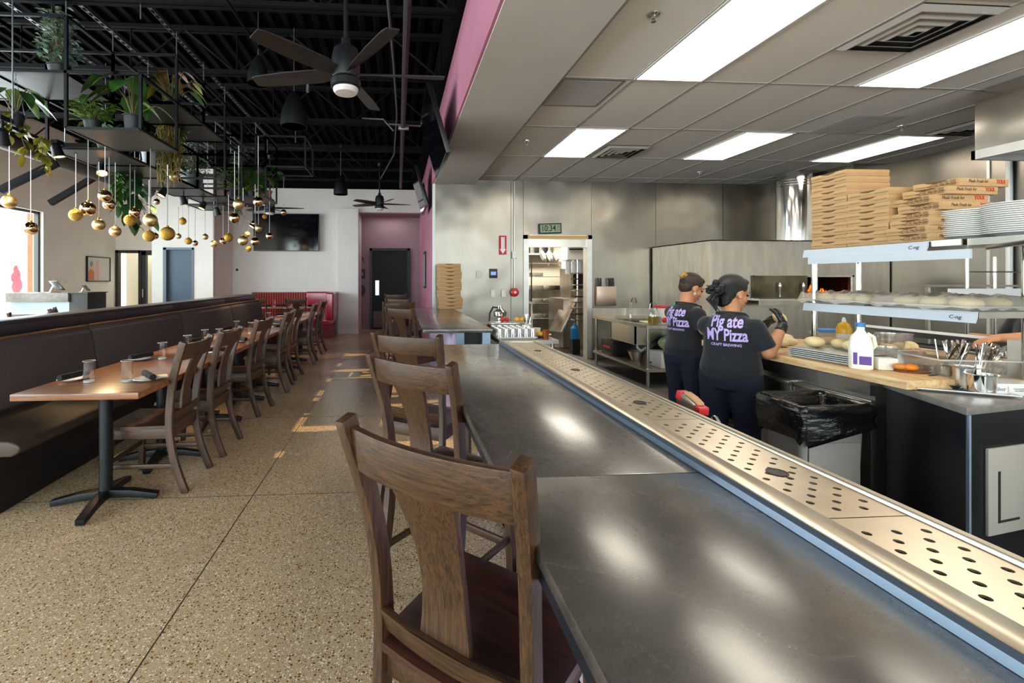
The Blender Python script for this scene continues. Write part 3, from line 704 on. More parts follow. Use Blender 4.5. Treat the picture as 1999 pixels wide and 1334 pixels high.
# host stand
hs=thing('host_stand','host stand with pale lit front and dark end beside the window','host stand',(-6.2,8.5,0))
B(-.52,.46,0,.45,0,1.0).build('body',mat('pale_blue_front','a9bccd',.5),hs,smooth=False)
B(-.55,.48,-.06,.5,1.0,1.16).build('counter_top',M['slab'],hs,bev=.004); B(.48,.78,-.02,.5,0,1.15).build('end_cabinet',M['baseblk'],hs,bev=.004)
B(.5,.8,-.04,.52,1.15,1.165).build('end_top',M['dark'],hs,smooth=False)
def tablet(x,y,lab,rz,s=1):
    t=thing('tablet_stand',lab,'tablet',(x,y,1.162),rz,'tablets on the host stand')
    MB().bc((0,0,.1*s),(.24*s,.012,.17*s),(R(-38),0,0)).build('screen',M['tvb'],t,bev=.004); MB().bar([(0,.09*s,0),(0,.05*s,.09*s)],.05,.012,(0,1,0)).build('foot',M['steel2'],t)
    MB().bx(-.07*s,.07*s,-.02,.12*s,0,.008).build('base',M['steel2'],t,bev=.002)
tablet(-6.1,8.72,'larger tablet on a stand on the host stand',2.6,1.2); tablet(-5.62,8.75,'smaller tablet on a stand at the dark end of the host stand',2.4,.8)
# ---------- roof joists ----------
def joist(y,lab,z0=3.88,z1=4.44):
    t=thing('roof_joist',lab,'joist',(0,y,0),0,'roof joists')
    mb=MB()
    for s in (-1,1): mb.bx(LW,.56,s*.035-.02,s*.035+.02,z0,z0+.045); 
    mb.build('bottom_chord',M['joist'],t,smooth=False)
    mb=MB()
    for s in (-1,1): mb.bx(LW,.56,s*.035-.02,s*.035+.02,z1-.045,z1)
    mb.build('top_chord',M['joist'],t,smooth=False)
    mb=MB(); x=LW+.1;k=0
    while x+.62<.55:
        a,b=(z0+.02,z1-.02) if k%2==0 else (z1-.02,z0+.02); mb.cyl((x,0,a),(x+.62,0,b),.014,n=6); 
        if k%2: mb.cyl((x+.62,0,z0+.02),(x+.62,0,z1-.02),.01,n=6)
        x+=.62;k+=1
    mb.build('web',M['joist'],t)
for i,y in enumerate((2.75,4.32,5.75,7.4,9.03,10.6,11.8)): joist(y,'black open-web roof joist, %s from the viewer'%nth(i))
# support channels and conduits running along the room
for i,x in enumerate((-3.64,-2.98,-2.35)):
    mb=MB(); 
    for s in (-1,1): mb.bx(x+s*.018-.003,x+s*.018+.003,1.5,9.2,3.98,4.02)
    y=1.5
    while y<9.2: mb.bx(x-.018,x+.018,y,y+.03,3.98,3.984); y+=.09
    tag(mb.build('strut_channel',M['rod'],smooth=False),'slotted steel strut channel under the roof, %s from the left'%nth(i),'channel','strut channels')
o=MB().tube([(.09,1.2,3.75),(.09,11.7,3.72)],.035).build('sprinkler_pipe',mat('dark_pipe','3b3433',.5)); tag(o,'dark pipe running the length of the roof beside the large fan','pipe')
o=MB().tube([(-1.6,1.2,3.84),(-1.2,11.6,3.84)],.012).build('conduit',M['joist']); tag(o,'thin black conduit along the roof','conduit')
o=MB().tube([(-.13,2.4,3.93),(-.1,3.6,3.9),(-.04,5.2,3.86),(.0,7.,3.9),(-.05,8.5,3.7),(-.35,10.1,3.6)],.014).build('flexible_cable',mat('cable_grey','55504e',.5)); tag(o,'slack grey cable draped from the roof to the far fan','cable')
p=aY(620,130,5.75); o=MB().tube([p,p+Vector((-.03,-.02,-.1)),p+Vector((-.12,.0,-.2)),p+Vector((-.12,0,-.32))],.02).build('flexible_conduit',M['rod']); tag(o,'short curled flexible conduit behind the large fan','conduit')
o=MB().tube([(-.55,7.36,3.95),(-.2,6.8,3.75),(-.05,6.7,3.55)],.012).build('flexible_conduit',M['rod']); tag(o,'light grey flexible conduit below the roof right of the near pendant','conduit')
o=MB().tube([(-.15,7.1,3.78),(.35,7.1,3.76),(.56,7.1,3.9)],.012).build('wall_conduit',mat('tan_conduit','7b6a58',.5)); tag(o,'tan conduit branching to the pink wall televisions','conduit')
o=MB().bx(-.08,.08,-.03,.03,0,.05).build('junction_box',M['rod'],bev=.003); o.location=(.1,7.08,3.69); tag(o,'small light junction box on the tan conduit','junction box')
# spiral duct and braces at the left
mb=MB(); k=0; y=4.5
pts=[(-5.55,4.5+.25*i,3.38) for i in range(27)]
mb.tube(pts,[.14 if i%2 else .146 for i in range(27)],n=18); tag(mb.build('round_duct',M['duct']),'dark round duct running along the left side','duct')
for i,(a,b) in enumerate((((0,372,7.2),(112,318,7.4)),((98,397,8.9),(190,343,9.0)))):
    o=MB().bar([aY(*a),aY(*b)],.1,.1).build('diagonal_brace',M['joist'],bev=.006); tag(o,'diagonal dark steel brace below the duct, %s one'%('left' if i==0 else 'right'),'brace','diagonal braces')
# ---------- hanging plant frame ----------
hp=thing('hanging_plant_frame','black steel lattice frame hung from the roof over the bench tables','plant frame')
XS=[-4.24,-3.6,-2.95,-2.31,-1.67]; YK=[4.33,5.01,5.69,6.37,7.05,7.73,8.41,9.09]; Z0,Z1,Z2=2.75,3.25,3.75
def cell(i,k,z,tray=True,frame=True,dx=0,z_top=None):
    x0,x1=XS[i]+dx,XS[i+1]+dx; y0,y1=YK[k],YK[k+1]; zt=z_top or z+.5; mb=MB(); r=.0125
    if frame:
        for x in (x0,x1):
            for y in (y0,y1): mb.bx(x-r,x+r,y-r,y+r,z,zt)
        for zz in (z,zt):
            for x in (x0,x1): mb.bx(x-r,x+r,y0,y1,zz-r,zz+r)
            for y in (y0,y1): mb.bx(x0,x1,y-r,y+r,zz-r,zz+r)
        mb.build('cell_frame',M['blk'],hp,smooth=False)
    if tray: B(x0,x1,y0,y1,z-.006,z+.006).build('shelf_tray',M['tray'],hp,smooth=False)
cell(2,0,Z0);cell(1,0,Z1);cell(0,0,Z1);cell(2,1,Z1);cell(1,1,Z0);cell(1,2,Z0);cell(1,3,Z0);cell(2,2,Z1)
cell(1,4,Z0);cell(2,3,Z0,False);cell(2,5,Z0,dx=.16);cell(2,5,Z1,dx=.16);cell(3,5,Z1,False,dx=.16);cell(1,5,Z0,dx=.16)
cell(1,6,Z0-.03,dx=-.1);cell(2,4,Z1,False)
for i,k in ((1,0),(2,0),(3,0),(1,1),(2,1),(3,1),(2,2),(3,2),(1,3),(2,3),(3,3),(2,5),(3,5),(4,5),(2,6),(3,6)):
    o=MB().cyl((XS[i],YK[k],Z1+(.5 if k<3 else .4)),(XS[i],YK[k],4.0),.006,n=6).build('hanger_rod',M['rod'],hp)
for x,y in ((-3.3,4.2),(-3.35,4.9)): MB().cyl((x,y,Z0+.03),(x,y,4.0),.006,n=6).build('hanger_rod',M['rod'],hp)
# track rail and spotlights
tr=thing('track_rail','black lighting track hung below the plant frame','light track'); 
MB().bx(-3.52,-3.48,2.2,9.0,2.76,2.79).build('rail',M['blk'],tr,smooth=False)
mb=MB(); 
for y in (2.6,4.2,5.8,7.4,8.8): mb.cyl((-3.5,y,2.79),(-3.5,y,4.0),.005,n=6)
mb.build('suspension_rod',M['rod'],tr)
def spot(px,py,Y,aim,lab,lit=True):
    p=aY(px,py,Y); t=thing('track_spotlight',lab,'spotlight',p,0,'track spotlights')
    d=Vector(aim).normalized(); a=-d*.06; b=d*.06
    o=MB().lathe([(.03,-.075),(.045,-.06),(.047,.0),(.06,.06),(.056,.06),(.04,0)],n=18).xf(d.to_track_quat('Z','Y').to_matrix().to_4x4()).build('lamp_head',M['blk'],t)
    m=d.to_track_quat('Z','Y').to_matrix().to_4x4()
    MB().lathe([(0,.05),(.05,.05),(.05,.046),(0,.046)],n=18).xf(m).build('lamp',M['bulb'] if lit else M['blk'],t)
    z=max(2.77-p.z,.08); MB().cyl((0,0,.02),(0,0,z),.012,n=8).build('stem',M['blk'],t); MB().bx(-.03,.03,-.05,.05,z-.01,z+.03).build('adapter',M['blk'],t)
    if lit:
        l=bpy.data.lights.new('spot_beam','SPOT'); l.energy=75; l.color=(1,.66,.34); l.spot_size=R(70); l.spot_blend=.6; l.shadow_soft_size=.04
        q=bpy.data.objects.new('spot_beam',l); COL.objects.link(q); q.location=p+d*.075; q.rotation_euler=d.to_track_quat('-Z','Y').to_euler()
    return t
for i,(a) in enumerate(((4,268,4.2,(-.2,.3,-.8)),(112,296,4.9,(.25,.1,-1)),(199,332,5.6,(.3,-.45,-.8)),(266,352,6.3,(.2,.2,-1)),(318,376,6.6,(-.3,-.35,-.85)),(358,392,7.3,(.2,.2,-1)),(396,402,8.0,(-.3,-.3,-.9)),(424,414,8.0,(.2,.2,-1)),(494,438,8.8,(-.4,-.3,-.8)))):
    spot(*a,'black track spotlight with warm lamp under the plant frame, %s from the left'%nth(i))
# ---------- plants ----------
rnd=random.Random(11)
def leaf(mb,p,d,L,W,curl=.3,up=Vector((0,0,1))):
    d=Vector(d).normalized(); s=d.cross(up); s=s.normalized() if s.length>.05 else Vector((1,0,0)); n=s.cross(d)
    prev=None
    for u,w in ((0,.12),(.3,.9),(.6,1),(.85,.55),(1,.03)):
        c=Vector(p)+d*L*u-up*curl*L*u*u; a=mb.V(c-s*W/2*w-n*W*.12*w*-1); b=mb.V(c); e=mb.V(c+s*W/2*w+n*W*.12*w)
        if prev: mb.F((prev[0],prev[1],b,a)); mb.F((prev[1],prev[2],e,b))
        prev=(a,b,e)
def pot(t,r,h,m): MB().lathe([(0,0),(r*.75,0),(r*.97,h*.9),(r*1.05,h*.9),(r*1.05,h),(r*.9,h),(r*.85,h*.85),(0,h*.85)],n=20).build('pot',M[m],t)
def plant(name,lab,loc,r,h,pm,kinds,grp='plants on the hanging frame',extra=None):
    t=thing(name,lab,'plant',loc,0,grp)
    if r: pot(t,r,h,pm)
    st=MB(); ls={}
    for kd,n,spread,ht,L,W,m in kinds:
        mb=ls.setdefault(m,MB()); b=Vector((0,0,h*.8 if r else 0))
        for i in range(n):
            a=rnd.uniform(0,2*PI); q=rnd.uniform(.1,1)
            if kd=='bush':
                p=b+Vector((math.cos(a)*spread*q,math.sin(a)*spread*q,ht*rnd.uniform(.05,1)))
                leaf(mb,p,(math.cos(a+rnd.uniform(-1,1)),math.sin(a+rnd.uniform(-1,1)),rnd.uniform(-.3,.8)),L*rnd.uniform(.7,1.2),W*rnd.uniform(.7,1.2),.3)
                if i%6==0: st.tube([b,b.lerp(p,.5)+Vector((0,0,.02)),p],.0025,5)
            elif kd=='stalk':
                tip=b+Vector((math.cos(a)*spread*q,math.sin(a)*spread*q,ht*rnd.uniform(.55,1)))
                st.tube([b,b.lerp(tip,.5)+Vector((0,0,ht*.12)),tip],.005,6); leaf(mb,tip,(math.cos(a),math.sin(a),-.35),L*rnd.uniform(.7,1.15),W*rnd.uniform(.7,1.15),.45)
            elif kd=='trail':
                o=b+Vector((math.cos(a)*spread,math.sin(a)*spread,.03)); ln=ht*rnd.uniform(.5,1); pts=[b,o]+[o+Vector((rnd.uniform(-.02,.02),rnd.uniform(-.02,.02),-ln*j/5)) for j in range(1,6)]
                st.tube(pts,.003,5)
                for j in range(2,7):
                    for _ in range(3): leaf(mb,pts[j]+Vector((0,0,rnd.uniform(0,ln/5))),(rnd.uniform(-1,1),rnd.uniform(-1,1),-.6),L*rnd.uniform(.7,1.2),W*rnd.uniform(.7,1.2),.3)
            elif kd=='grass':
                d=Vector((math.cos(a),math.sin(a),1.2)); leaf(mb,b,d,L*rnd.uniform(.6,1.1),W,.9)
            elif kd=='strand':
                o=b+Vector((math.cos(a)*spread*q,math.sin(a)*spread*q,.02)); ln=ht*rnd.uniform(.4,1); pts=[b,o]+[o+Vector((rnd.uniform(-.03,.03),rnd.uniform(-.03,.03),-ln*j/6)) for j in range(1,7)]
                mb.tube(pts,[.003,.004]+[.0045]*(len(pts)-2),5)
    if len(st.bm.verts): st.build('stems',M['stem'],t,fix=False)
    else: st.bm.free()
    for m,mb in ls.items(): mb.build('foliage',M[m],t,fix=False)
    return t
def onz(px,py,z): return aZ(px,py,z)
def P_(x,y,z): return Vector((x,y,z))
plant('potted_eucalyptus','tall bushy grey-green plant in a dark pot on the upper left tray',P_(-3.13,4.5,3.257),.09,.12,'pot',[('bush',420,.15,.5,.055,.04,'leafe'),('bush',40,.1,.72,.05,.035,'leafe')])
plant('potted_pothos','low bright green leafy plant in a small black pot on the near tray',P_(-2.83,4.5,2.757),.075,.12,'pot',[('bush',110,.15,.2,.09,.05,'leafb'),('stalk',4,.12,.25,.18,.09,'leafg')])
plant('potted_alocasia','large-leaved green plant in a black pot on the near tray',P_(-2.45,4.47,2.757),.085,.16,'pot',[('stalk',9,.18,.42,.26,.17,'leafg'),('stalk',3,.2,.2,.18,.09,'leafb')])
plant('potted_croton','red and orange leaved plant on the right upper tray',P_(-2.5,5.3,3.257),.08,.1,'pot',[('stalk',16,.24,.4,.2,.08,'leafx'),('stalk',5,.24,.4,.2,.08,'leafy'),('stalk',10,.24,.3,.2,.1,'leafg')])
ph_=plant('hanging_philodendron','broad green leaves spilling from the tray at the left edge',P_(-3.47,4.45,2.8),.07,.1,'pot',[('stalk',9,.2,.32,.24,.12,'leafg'),('trail',2,.1,.4,.09,.07,'leafy')])
MB().tube([(.08,0,.09),(0,0,.44),(-.08,0,.09)],.003,5).build('hanging_wire',M['rod'],ph_)
plant('potted_ivy','dark leafy plant in a wide black pot on the lower left tray',P_(-3.05,5.1,2.757),.11,.08,'pot',[('bush',120,.16,.16,.09,.06,'leafg')])
plant('potted_fern','leafy plant in a white pot on the second lower tray',P_(-3.02,5.85,2.757),.085,.2,'potw',[('stalk',14,.16,.22,.2,.07,'leafg'),('bush',40,.16,.1,.12,.04,'leafd')])
plant('trailing_dry_fern','brown and gold trailing fern hanging over the frame edge',P_(-2.78,5.84,3.257),.08,.12,'pott',[('grass',70,.1,.1,.34,.014,'dry'),('strand',60,.14,.85,.1,.1,'dry'),('trail',16,.12,.85,.07,.022,'dry'),('trail',4,.12,.3,.12,.05,'leafg')])
plant('potted_silver_shrub','silvery leaved plant in a large grey-green pot',P_(-3.11,7.25,2.757),.145,.24,'potg',[('bush',330,.26,.55,.07,.024,'leafs'),('bush',60,.2,.4,.1,.035,'leafd')])
plant('potted_spider_plant','arching green plant on the near part of the far tray',P_(-2.69,7.85,2.757),.08,.12,'pot',[('bush',160,.22,.35,.14,.05,'leafb')])
plant('potted_ficus','dense dark green shrub in a black pot on the far tray',P_(-2.58,8.1,2.757),.1,.16,'pot',[('bush',330,.16,.5,.05,.03,'leafd')])
plant('potted_monstera','bright split-leaved plant at the middle of the far tray',P_(-2.42,7.86,2.757),.07,.1,'pot',[('stalk',12,.2,.34,.22,.17,'leafg'),('bush',50,.16,.2,.12,.07,'leafb')])
plant('potted_philodendron','broad-leaved plant in a terracotta pot at the right end of the far tray',P_(-2.3,8.22,2.757),.12,.18,'pott',[('stalk',18,.28,.5,.24,.13,'leafg')])
plant('potted_pothos','green plant in a small black pot on the lowest far tray',P_(-3.5,8.6,2.727),.075,.12,'pot',[('bush',40,.08,.1,.06,.03,'leafd')])
plant('potted_succulent','row of small upright succulents on the lowest far tray',P_(-3.3,8.65,2.727),.08,.08,'pot',[('grass',40,.08,.1,.16,.03,'leafb')])
p=aY(247,350,7.0); plant('hanging_pothos','long trailing green vine hanging left of the white block',P_(p.x,6.0,2.76) if 0 else P_(-3.49,6.2,2.757),.08,.1,'pot',[('trail',7,.1,.75,.11,.08,'leafg'),('bush',40,.12,.1,.1,.07,'leafb'),('trail',1,.1,.8,.2,.16,'leafd')])
plant('hanging_vine','small trailing vine hanging under the far tray',P_(-2.7,8.2,2.742),0,0,'pot',[('trail',6,.06,.42,.05,.025,'leafe')])
plant('potted_pothos','leafy green plant on the middle lower tray',P_(-3.2,6.6,2.757),.09,.12,'pot',[('bush',110,.22,.2,.12,.07,'leafg')])
plant('potted_fern','dark feathery plant between the far upper shelves',P_(-2.62,8.0,3.257),.08,.1,'pot',[('bush',110,.2,.28,.1,.03,'leafe')])
plant('hanging_vine','thin yellow-leaved vine hanging at the left edge',P_(-3.45,4.75,2.76),0,0,'pot',[('trail',2,.02,.34,.08,.07,'leafy')])
plant('trailing_monstera','big dark split leaves hanging low beside the baubles',P_(-3.52,6.55,2.742),0,0,'pot',[('stalk',5,.14,-.5,.26,.2,'leafd')])
# ---------- baubles ----------
BA=[(18,394,13,255,'m'),(60,446,12.5,283,'s'),(148,420,12,300,'g'),(172,408,14,262,'s'),(193,439,11.5,340,'m'),(205,383,12,345,'s'),(213,399,11,295,'s'),(225,452,10.5,285,'m'),
(254,430,11,320,'g'),(263,415,9.8,315,'s'),(267,437,8.5,365,'m'),(293.5,430,13,278,'m'),(291,461,11,430,'g'),(303,461,6.5,380,'s'),(327,456.5,13.5,347,'g'),(340,345,9.5,295,'m'),(273,381,8.5,345,'m'),(306,394,6,385,'s'),
(356.5,432,7,350,'g'),(348.5,461.5,5.2,385,'m'),(368,471,6.7,390,'g'),(381,475,5.5,410,'s'),(400.6,462.5,5.8,410,'m'),(417.5,476,7,380,'m'),(435.6,471,6.8,400,'s'),(446,464,8.4,420,'g'),(458,426,10,405,'s'),(466,399,10.7,330,'m'),
(474.5,470,9.6,405,'m'),(482.5,458,5.7,406,'g'),(485,486,5.6,436,'g'),(498,472,8.6,415,'s'),(495,437,5.6,430,'s'),(504.5,445.6,7,405,'m'),(504,394,9.8,325,'s'),(516.6,423,4.7,405,'g'),(526,461,7,405,'s'),(553.6,414.6,5.6,400,'s')]
BA.sort()
pro={}
NM={'m':'matte','s':'shiny','g':'glittery'}; MT={'m':'goldm','s':'golds','g':'goldg'}
for i,(x,y,r,st,kd) in enumerate(BA):
    dpt=max(3.9,min(8.6,.062*900/r)) if r<12.3 else 4.75
    if x<30: dpt=4.3
    rr=r*dpt/900; p=aD(x,y,dpt); tz=aD(x,st,dpt).z
    lab='%s gold bauble on a white ribbon, %s bauble from the left'%(NM[kd],nth(i))
    if kd not in pro:
        t=thing('hanging_bauble',lab,'bauble',p,0,'gold baubles under the plant frame'); pro[kd]=t
        MB().sph((0,0,0),.06,28,18).build('ball',M[MT[kd]],t,ang=80)
        MB().lathe([(0,.055),(.012,.055),(.012,.072),(0,.072)],n=10).build('cap',M['goldg'],t)
    else: t=dup(pro[kd],p,0,lab,'gold baubles under the plant frame')
    t.scale=(rr/.06,)*3; L=(tz-p.z)/(rr/.06)
    w=.0075*.06/rr*(rr/.06)**0
    MB().bx(-w/2,w/2,-.001,.001,.07,max(L,.12)).build('ribbon',M['ribbon'],t,smooth=False)
    MB().tube([(-.012,0,max(L,.12)-.005),(0,0,max(L,.12)+.012),(.012,0,max(L,.12)-.005)],.004,5).build('hook',M['blk'],t)
# ---------- fans ----------
def fan(loc,rad,angs,rod_top,lab):
    t=thing('ceiling_fan',lab,'ceiling fan',loc,0,'ceiling fans'); k=rad/.7
    MB().cyl((0,0,.2*k),(0,0,rod_top-loc[2]),.016).build('downrod',M['blk'],t)
    MB().lathe([(0,.27*k),(.03*k,.27*k),(.035*k,.22*k),(.085*k,.19*k),(.1*k,.12*k),(.1*k,.03*k),(.09*k,-.01*k),(.105*k,-.03*k),(.105*k,-.075*k),(.09*k,-.085*k),(0,-.085*k)],n=28).build('motor_housing',M['blk'],t)
    MB().lathe([(.088*k,-.08*k),(.088*k,-.1*k),(.075*k,-.118*k),(0,-.122*k)],n=28).build('light_diffuser',M['fanlit'],t)
    for a in angs:
        mb=MB(); A=[]
        for u,w,tw in ((.09,.07,.5),(.2,.115,.42),(.45,.13,.3),(.66,.115,.22),(.7,.09,.2)):
            A.append([Vector((u*k,(s*w/2)*math.cos(tw)*k,(.02+s*w/2*math.sin(tw)+q)*k)) for s,q in ((-1,-.004),(1,-.004),(1,.004),(-1,.004))])
        mb.loft(A).build('blade',M['blade'],t,rot=(0,0,a))
    MB().lathe([(0,0),(.06,0),(.04,-.07),(0,-.07)],c=(0,0,rod_top-loc[2]),n=18).build('canopy',M['blk'],t)
tips=[aZ(*q,2.87) for q in ((865,158),(770,60),(720,205),(495,165),(490,70))]; hub=aZ(675,150,2.87)
fan(Vector((hub.x,hub.y,2.87)),.72,[math.atan2(q.y-hub.y,q.x-hub.x) for q in tips],3.95,'large black ceiling fan with five blades near the pink wall')
hub=aY(741,400,10.4); fan(hub,.7,[.12+i*2*PI/5 for i in range(5)],4.0,'farther black ceiling fan before the hall opening')
hub=aY(527,408,9.9); fan(hub,.7,[.05+i*2*PI/5 for i in range(5)],4.0,'black ceiling fan half hidden behind the far plants')
# ---------- pendants ----------
def pendant(px,py,Y,rad,hh,lab,lit):
    p=aY(px,py,Y); t=thing('dome_pendant',lab,'pendant light',p,0,'black dome pendants')
    MB().lathe([(rad,0),(rad*.98,hh*.25),(rad*.85,hh*.5),(rad*.45,hh*.85),(rad*.14,hh),(rad*.1,hh),(rad*.4,hh*.83),(rad*.8,hh*.48),(rad*.94,hh*.2),(rad*.95,0)],n=28).build('shade',M['blk'],t)
    MB().cyl((0,0,hh),(0,0,4.4-p.z),.005,n=6).build('cord',M['rod'],t)
    MB().lathe([(0,.02),(rad*.85,.02),(rad*.85,.05),(0,.05)],n=24).build('diffuser',M['fanlit'] if lit else M['blkp'],t)
pendant(574,248,5.6,.157,.42,'near black dome pendant below the roof',False)
pendant(665,380,10.3,.155,.42,'far black dome pendant before the white header wall',False)
pendant(504,164,5.0,.11,.3,'small black pendant with pale glowing diffuser left of the large fan',True)
# ---------- bar ----------
BT=.91; X0,X1=.255,1.045; YE=3.43; YN=-.6
bar=thing('bar_counter','long dark stone bar counter in the foreground','bar counter')
for a,b in ((YN,1.118),(1.121,YE)): B(X0,.80,a,b,BT-.03,BT).build('stone_top',M['stone'],bar,bev=.003)
B(X0+.01,X0+.03,YN,YE-.01,BT-.075,BT-.031).build('steel_edge_angle',mat('dark_edge_steel','2c3744',.3,.8),bar,smooth=False)
B(X0+.01,X1-.02,YN,YE-.01,BT-.045,BT-.031).build('substrate',M['blk'],bar,smooth=False)
B(.60,.64,YN,YE-.02,0,BT-.045).build('front_panel',mat('lilac_bead_board','b7a5b8',.6,var=.05,vscale=60,stretch=(1,6,.05)),bar,smooth=False)
B(.64,1.0,YN,YE-.05,.08,BT-.05).build('cabinet_body',M['blk'],bar,smooth=False)
B(.6,.97,YN,YE-.08,0,.08).build('toe_kick',M['blkp'],bar,smooth=False)
for k,y in enumerate((.35,1.3,2.25,3.2)): MB().bar([(.60,y,BT-.06),(.36,y,BT-.06)],.05,.012).build('bracket',M['slate'],bar,smooth=False); 
# drip rail
dr=thing('drip_rail','long steel drip rail with perforated plates along the back of the bar','drip rail')
prof=[(.80,.0),(.80,.012),(.812,.03),(.845,.034),(.848,.026),(.848,-.0)]
MB().prism([(u,BT+v) for u,v in [(.766,0.0005),(.768,.016),(.776,.023),(.779,.0),(.779,-.005)]],YN,YE,'y').build('front_face',M['slate'],dr)
MB().prism([(u,BT+v) for u,v in [(.7765,-.004),(.7765,.0236),(.781,.0256),(.836,.0256),(.84,.021),(.84,-.03),(.801,-.03),(.801,-.004)]],YN,YE,'y').build('front_lip',M['plate'],dr,ang=60)
MB().prism([(u,BT+v) for u,v in [(1.026,-.03),(1.026,.018),(1.03,.024),(1.047,.023),(1.053,.015),(1.053,-.06),(1.043,-.06),(1.043,-.03)]],YN,YE,'y').build('back_lip',M['plate'],dr)
B(.84,1.026,YE-.012,YE,BT-.03,BT+.018).build('end_lip',M['plate'],dr,smooth=False)
B(.84,1.026,YN,YE-.012,BT-.035,BT-.03).build('trough',M['steeld'],dr,smooth=False)
def drip(y0,y1):
    mb=MB(); xa,xb=.845,1.024; xs=[.858+.03*i for i in range(6)]; zt=BT+.016; n=16; r=.0078
    mb.poly([(xa,y0,zt),(xs[0],y0,zt),(xs[0],y1,zt),(xa,y1,zt)]); mb.poly([(xs[5],y0,zt),(xb,y0,zt),(xb,y1,zt),(xs[5],y1,zt)])
    cnt=max(1,int((y1-y0-.03)/.058))
    for i in range(5):
        x0,x1=xs[i],xs[i+1]; off=.0 if i%2 else .029
        ya=y0+.002+off*.9; cur=y0
        ys=[]
        y=y0+.004+off
        while y+.058<=y1-.001: ys.append(y); y+=.058
        if not ys: continue
        mb.poly([(x0,y0,zt),(x1,y0,zt),(x1,ys[0],zt),(x0,ys[0],zt)])
        mb.poly([(x0,ys[-1]+.058,zt),(x1,ys[-1]+.058,zt),(x1,y1,zt),(x0,y1,zt)])
        for y in ys:
            cx,cy=(x0+x1)/2,y+.029; hx,hy=(x1-x0)/2,.029; out=[];inn=[];low=[]
            for k in range(n):
                a=2*PI*k/n+PI/n; dx,dy=math.cos(a),math.sin(a); s=min(hx/abs(dx) if abs(dx)>1e-6 else 9,hy/abs(dy) if abs(dy)>1e-6 else 9)
                out.append((cx+dx*s,cy+dy*s,zt)); inn.append((cx+dx*r,cy+dy*r,zt)); low.append((cx+dx*r,cy+dy*r,zt-.004))
            # add the cell corners so the cell is a full rectangle
            vi=[mb.V(p) for p in inn]; vl=[mb.V(p) for p in low]; vo=[mb.V(p) for p in out]
            for k in range(n):
                j=(k+1)%n; a,b=Vector(out[k]),Vector(out[j])
                if abs(a.x-b.x)>1e-5 and abs(a.y-b.y)>1e-5:
                    c=mb.V((cx+math.copysign(hx,(a.x+b.x)/2-cx),cy+math.copysign(hy,(a.y+b.y)/2-cy),zt)); mb.F((vo[k],c,vo[j],vi[j],vi[k]))
                else: mb.F((vo[k],vo[j],vi[j],vi[k]))
                mb.F((vi[k],vi[j],vl[j],vl[k]))
    o=mb.build('drip_plate',M['plate'],dr,smooth=False)
    cy=y0+.33*(y1-y0); mb=MB().lathe([(0,.0),(.021,.0),(.0235,.001),(.0235,.0022),(.0205,.0022),(.02,.0012),(0,.0012)],c=(.928,cy,zt),n=24); mb.build('drain_hole_disc',M['blkp'],dr)  # black disc stands in for the dark of a drain hole
ys=[YE-.014-.64*i for i in range(7)]
for i in range(6): drip(ys[i+1]+.0015,ys[i]-.0015)
# soda gun on its holder
sg=thing('soda_gun','red and steel drink gun with braided hose on the bar rail','soda gun',(0,0,0))
pa=aX(1334,778,1.125); pb_=aX(1390,814,1.115); d=(pb_-pa); dn=d.normalized()
up=Vector((0,0,1)); sd=dn.cross(up).normalized(); up=sd.cross(dn)
m=Matrix((dn,sd,up)).transposed().to_4x4()@Matrix.Scale(.82,4); m.translation=pa
MB().prism([(-.03,-.012),(-.02,.03),(.06,.032),(.15,.016),(.15,-.014),(.05,-.03),(-.02,-.03)],-.021,.021,'y').xf(m).build('body',M['steel'],sg,bev=.005)
MB().prism([(-.032,-.008),(-.022,.034),(.015,.036),(.015,-.006)],-.0225,.0225,'y').xf(m).build('red_front',M['reds'],sg,bev=.003)
MB().prism([(-.02,-.034),(.05,-.034),(.13,-.02),(.13,-.012),(.05,-.024),(-.02,-.024)],-.0225,.0225,'y').xf(m).build('red_trim',M['reds'],sg)
MB().prism([(.03,.033),(.1,.026),(.14,.018),(.14,.03),(.09,.042),(.03,.045)],-.015,.015,'y').xf(m).build('button_bank',mat('tan_buttons','b98a62',.5),sg,bev=.003)
MB().prism([(.125,-.018),(.165,-.018),(.165,.018),(.125,.018)],-.023,.023,'y').xf(m).build('red_collar',M['reds'],sg,bev=.004)
e=pb_+dn*.01; mb=MB(); pts=[e+dn*(.05*math.sin(t))+Vector((.0,0,-1))*(.13*(1-math.cos(t))) for t in [i*.1 for i in range(19)]]
mb.tube(pts,[.012 if i%2 else .0105 for i in range(len(pts))],10); mb.build('braided_hose',M['chrome'],sg)
tx=textmesh('Coca-Cola',.017,.0004,.25); tx.transform(m@Matrix.Translation((.0,-.0232,.015))@Matrix.Rotation(PI/2,4,'X')); link('lettering',tx,M['signw'],sg,False)
MB().bar([pa+Vector((-.06,-.05,-.04)),pa+dn*.1+Vector((0,0,-.07))],.05,.006).build('holder',M['steel2'],sg,bev=.002)
mb=MB(); mb.bar([pa+dn*.02+Vector((0,0,-.06)),Vector((1.055,pa.y,.9))],.03,.005); mb.build('holder_arm',M['steel2'],sg)
# far counter beyond the gap
fb=thing('far_counter','dark counter continuing to the kitchen wall beyond the gap','counter')
B(.25,.935,4.45,KB-.03,BT-.035,BT).build('stone_top',M['stone'],fb,bev=.003)
B(.55,.58,4.55,KB-.03,0,BT-.036).build('front_panel',mat('lilac_tile','b9a8c6',.5,var=.08,vscale=50),fb,smooth=False)
B(.6,.9,4.6,KB-.03,0,BT-.036).build('cabinet_body',M['blk'],fb,smooth=False)
B(.58,.66,4.5,4.6,0,BT-.036).build('end_post',M['slate'],fb,smooth=False); B(.84,.92,4.5,4.6,0,BT-.036).build('end_post',M['slate'],fb,smooth=False)
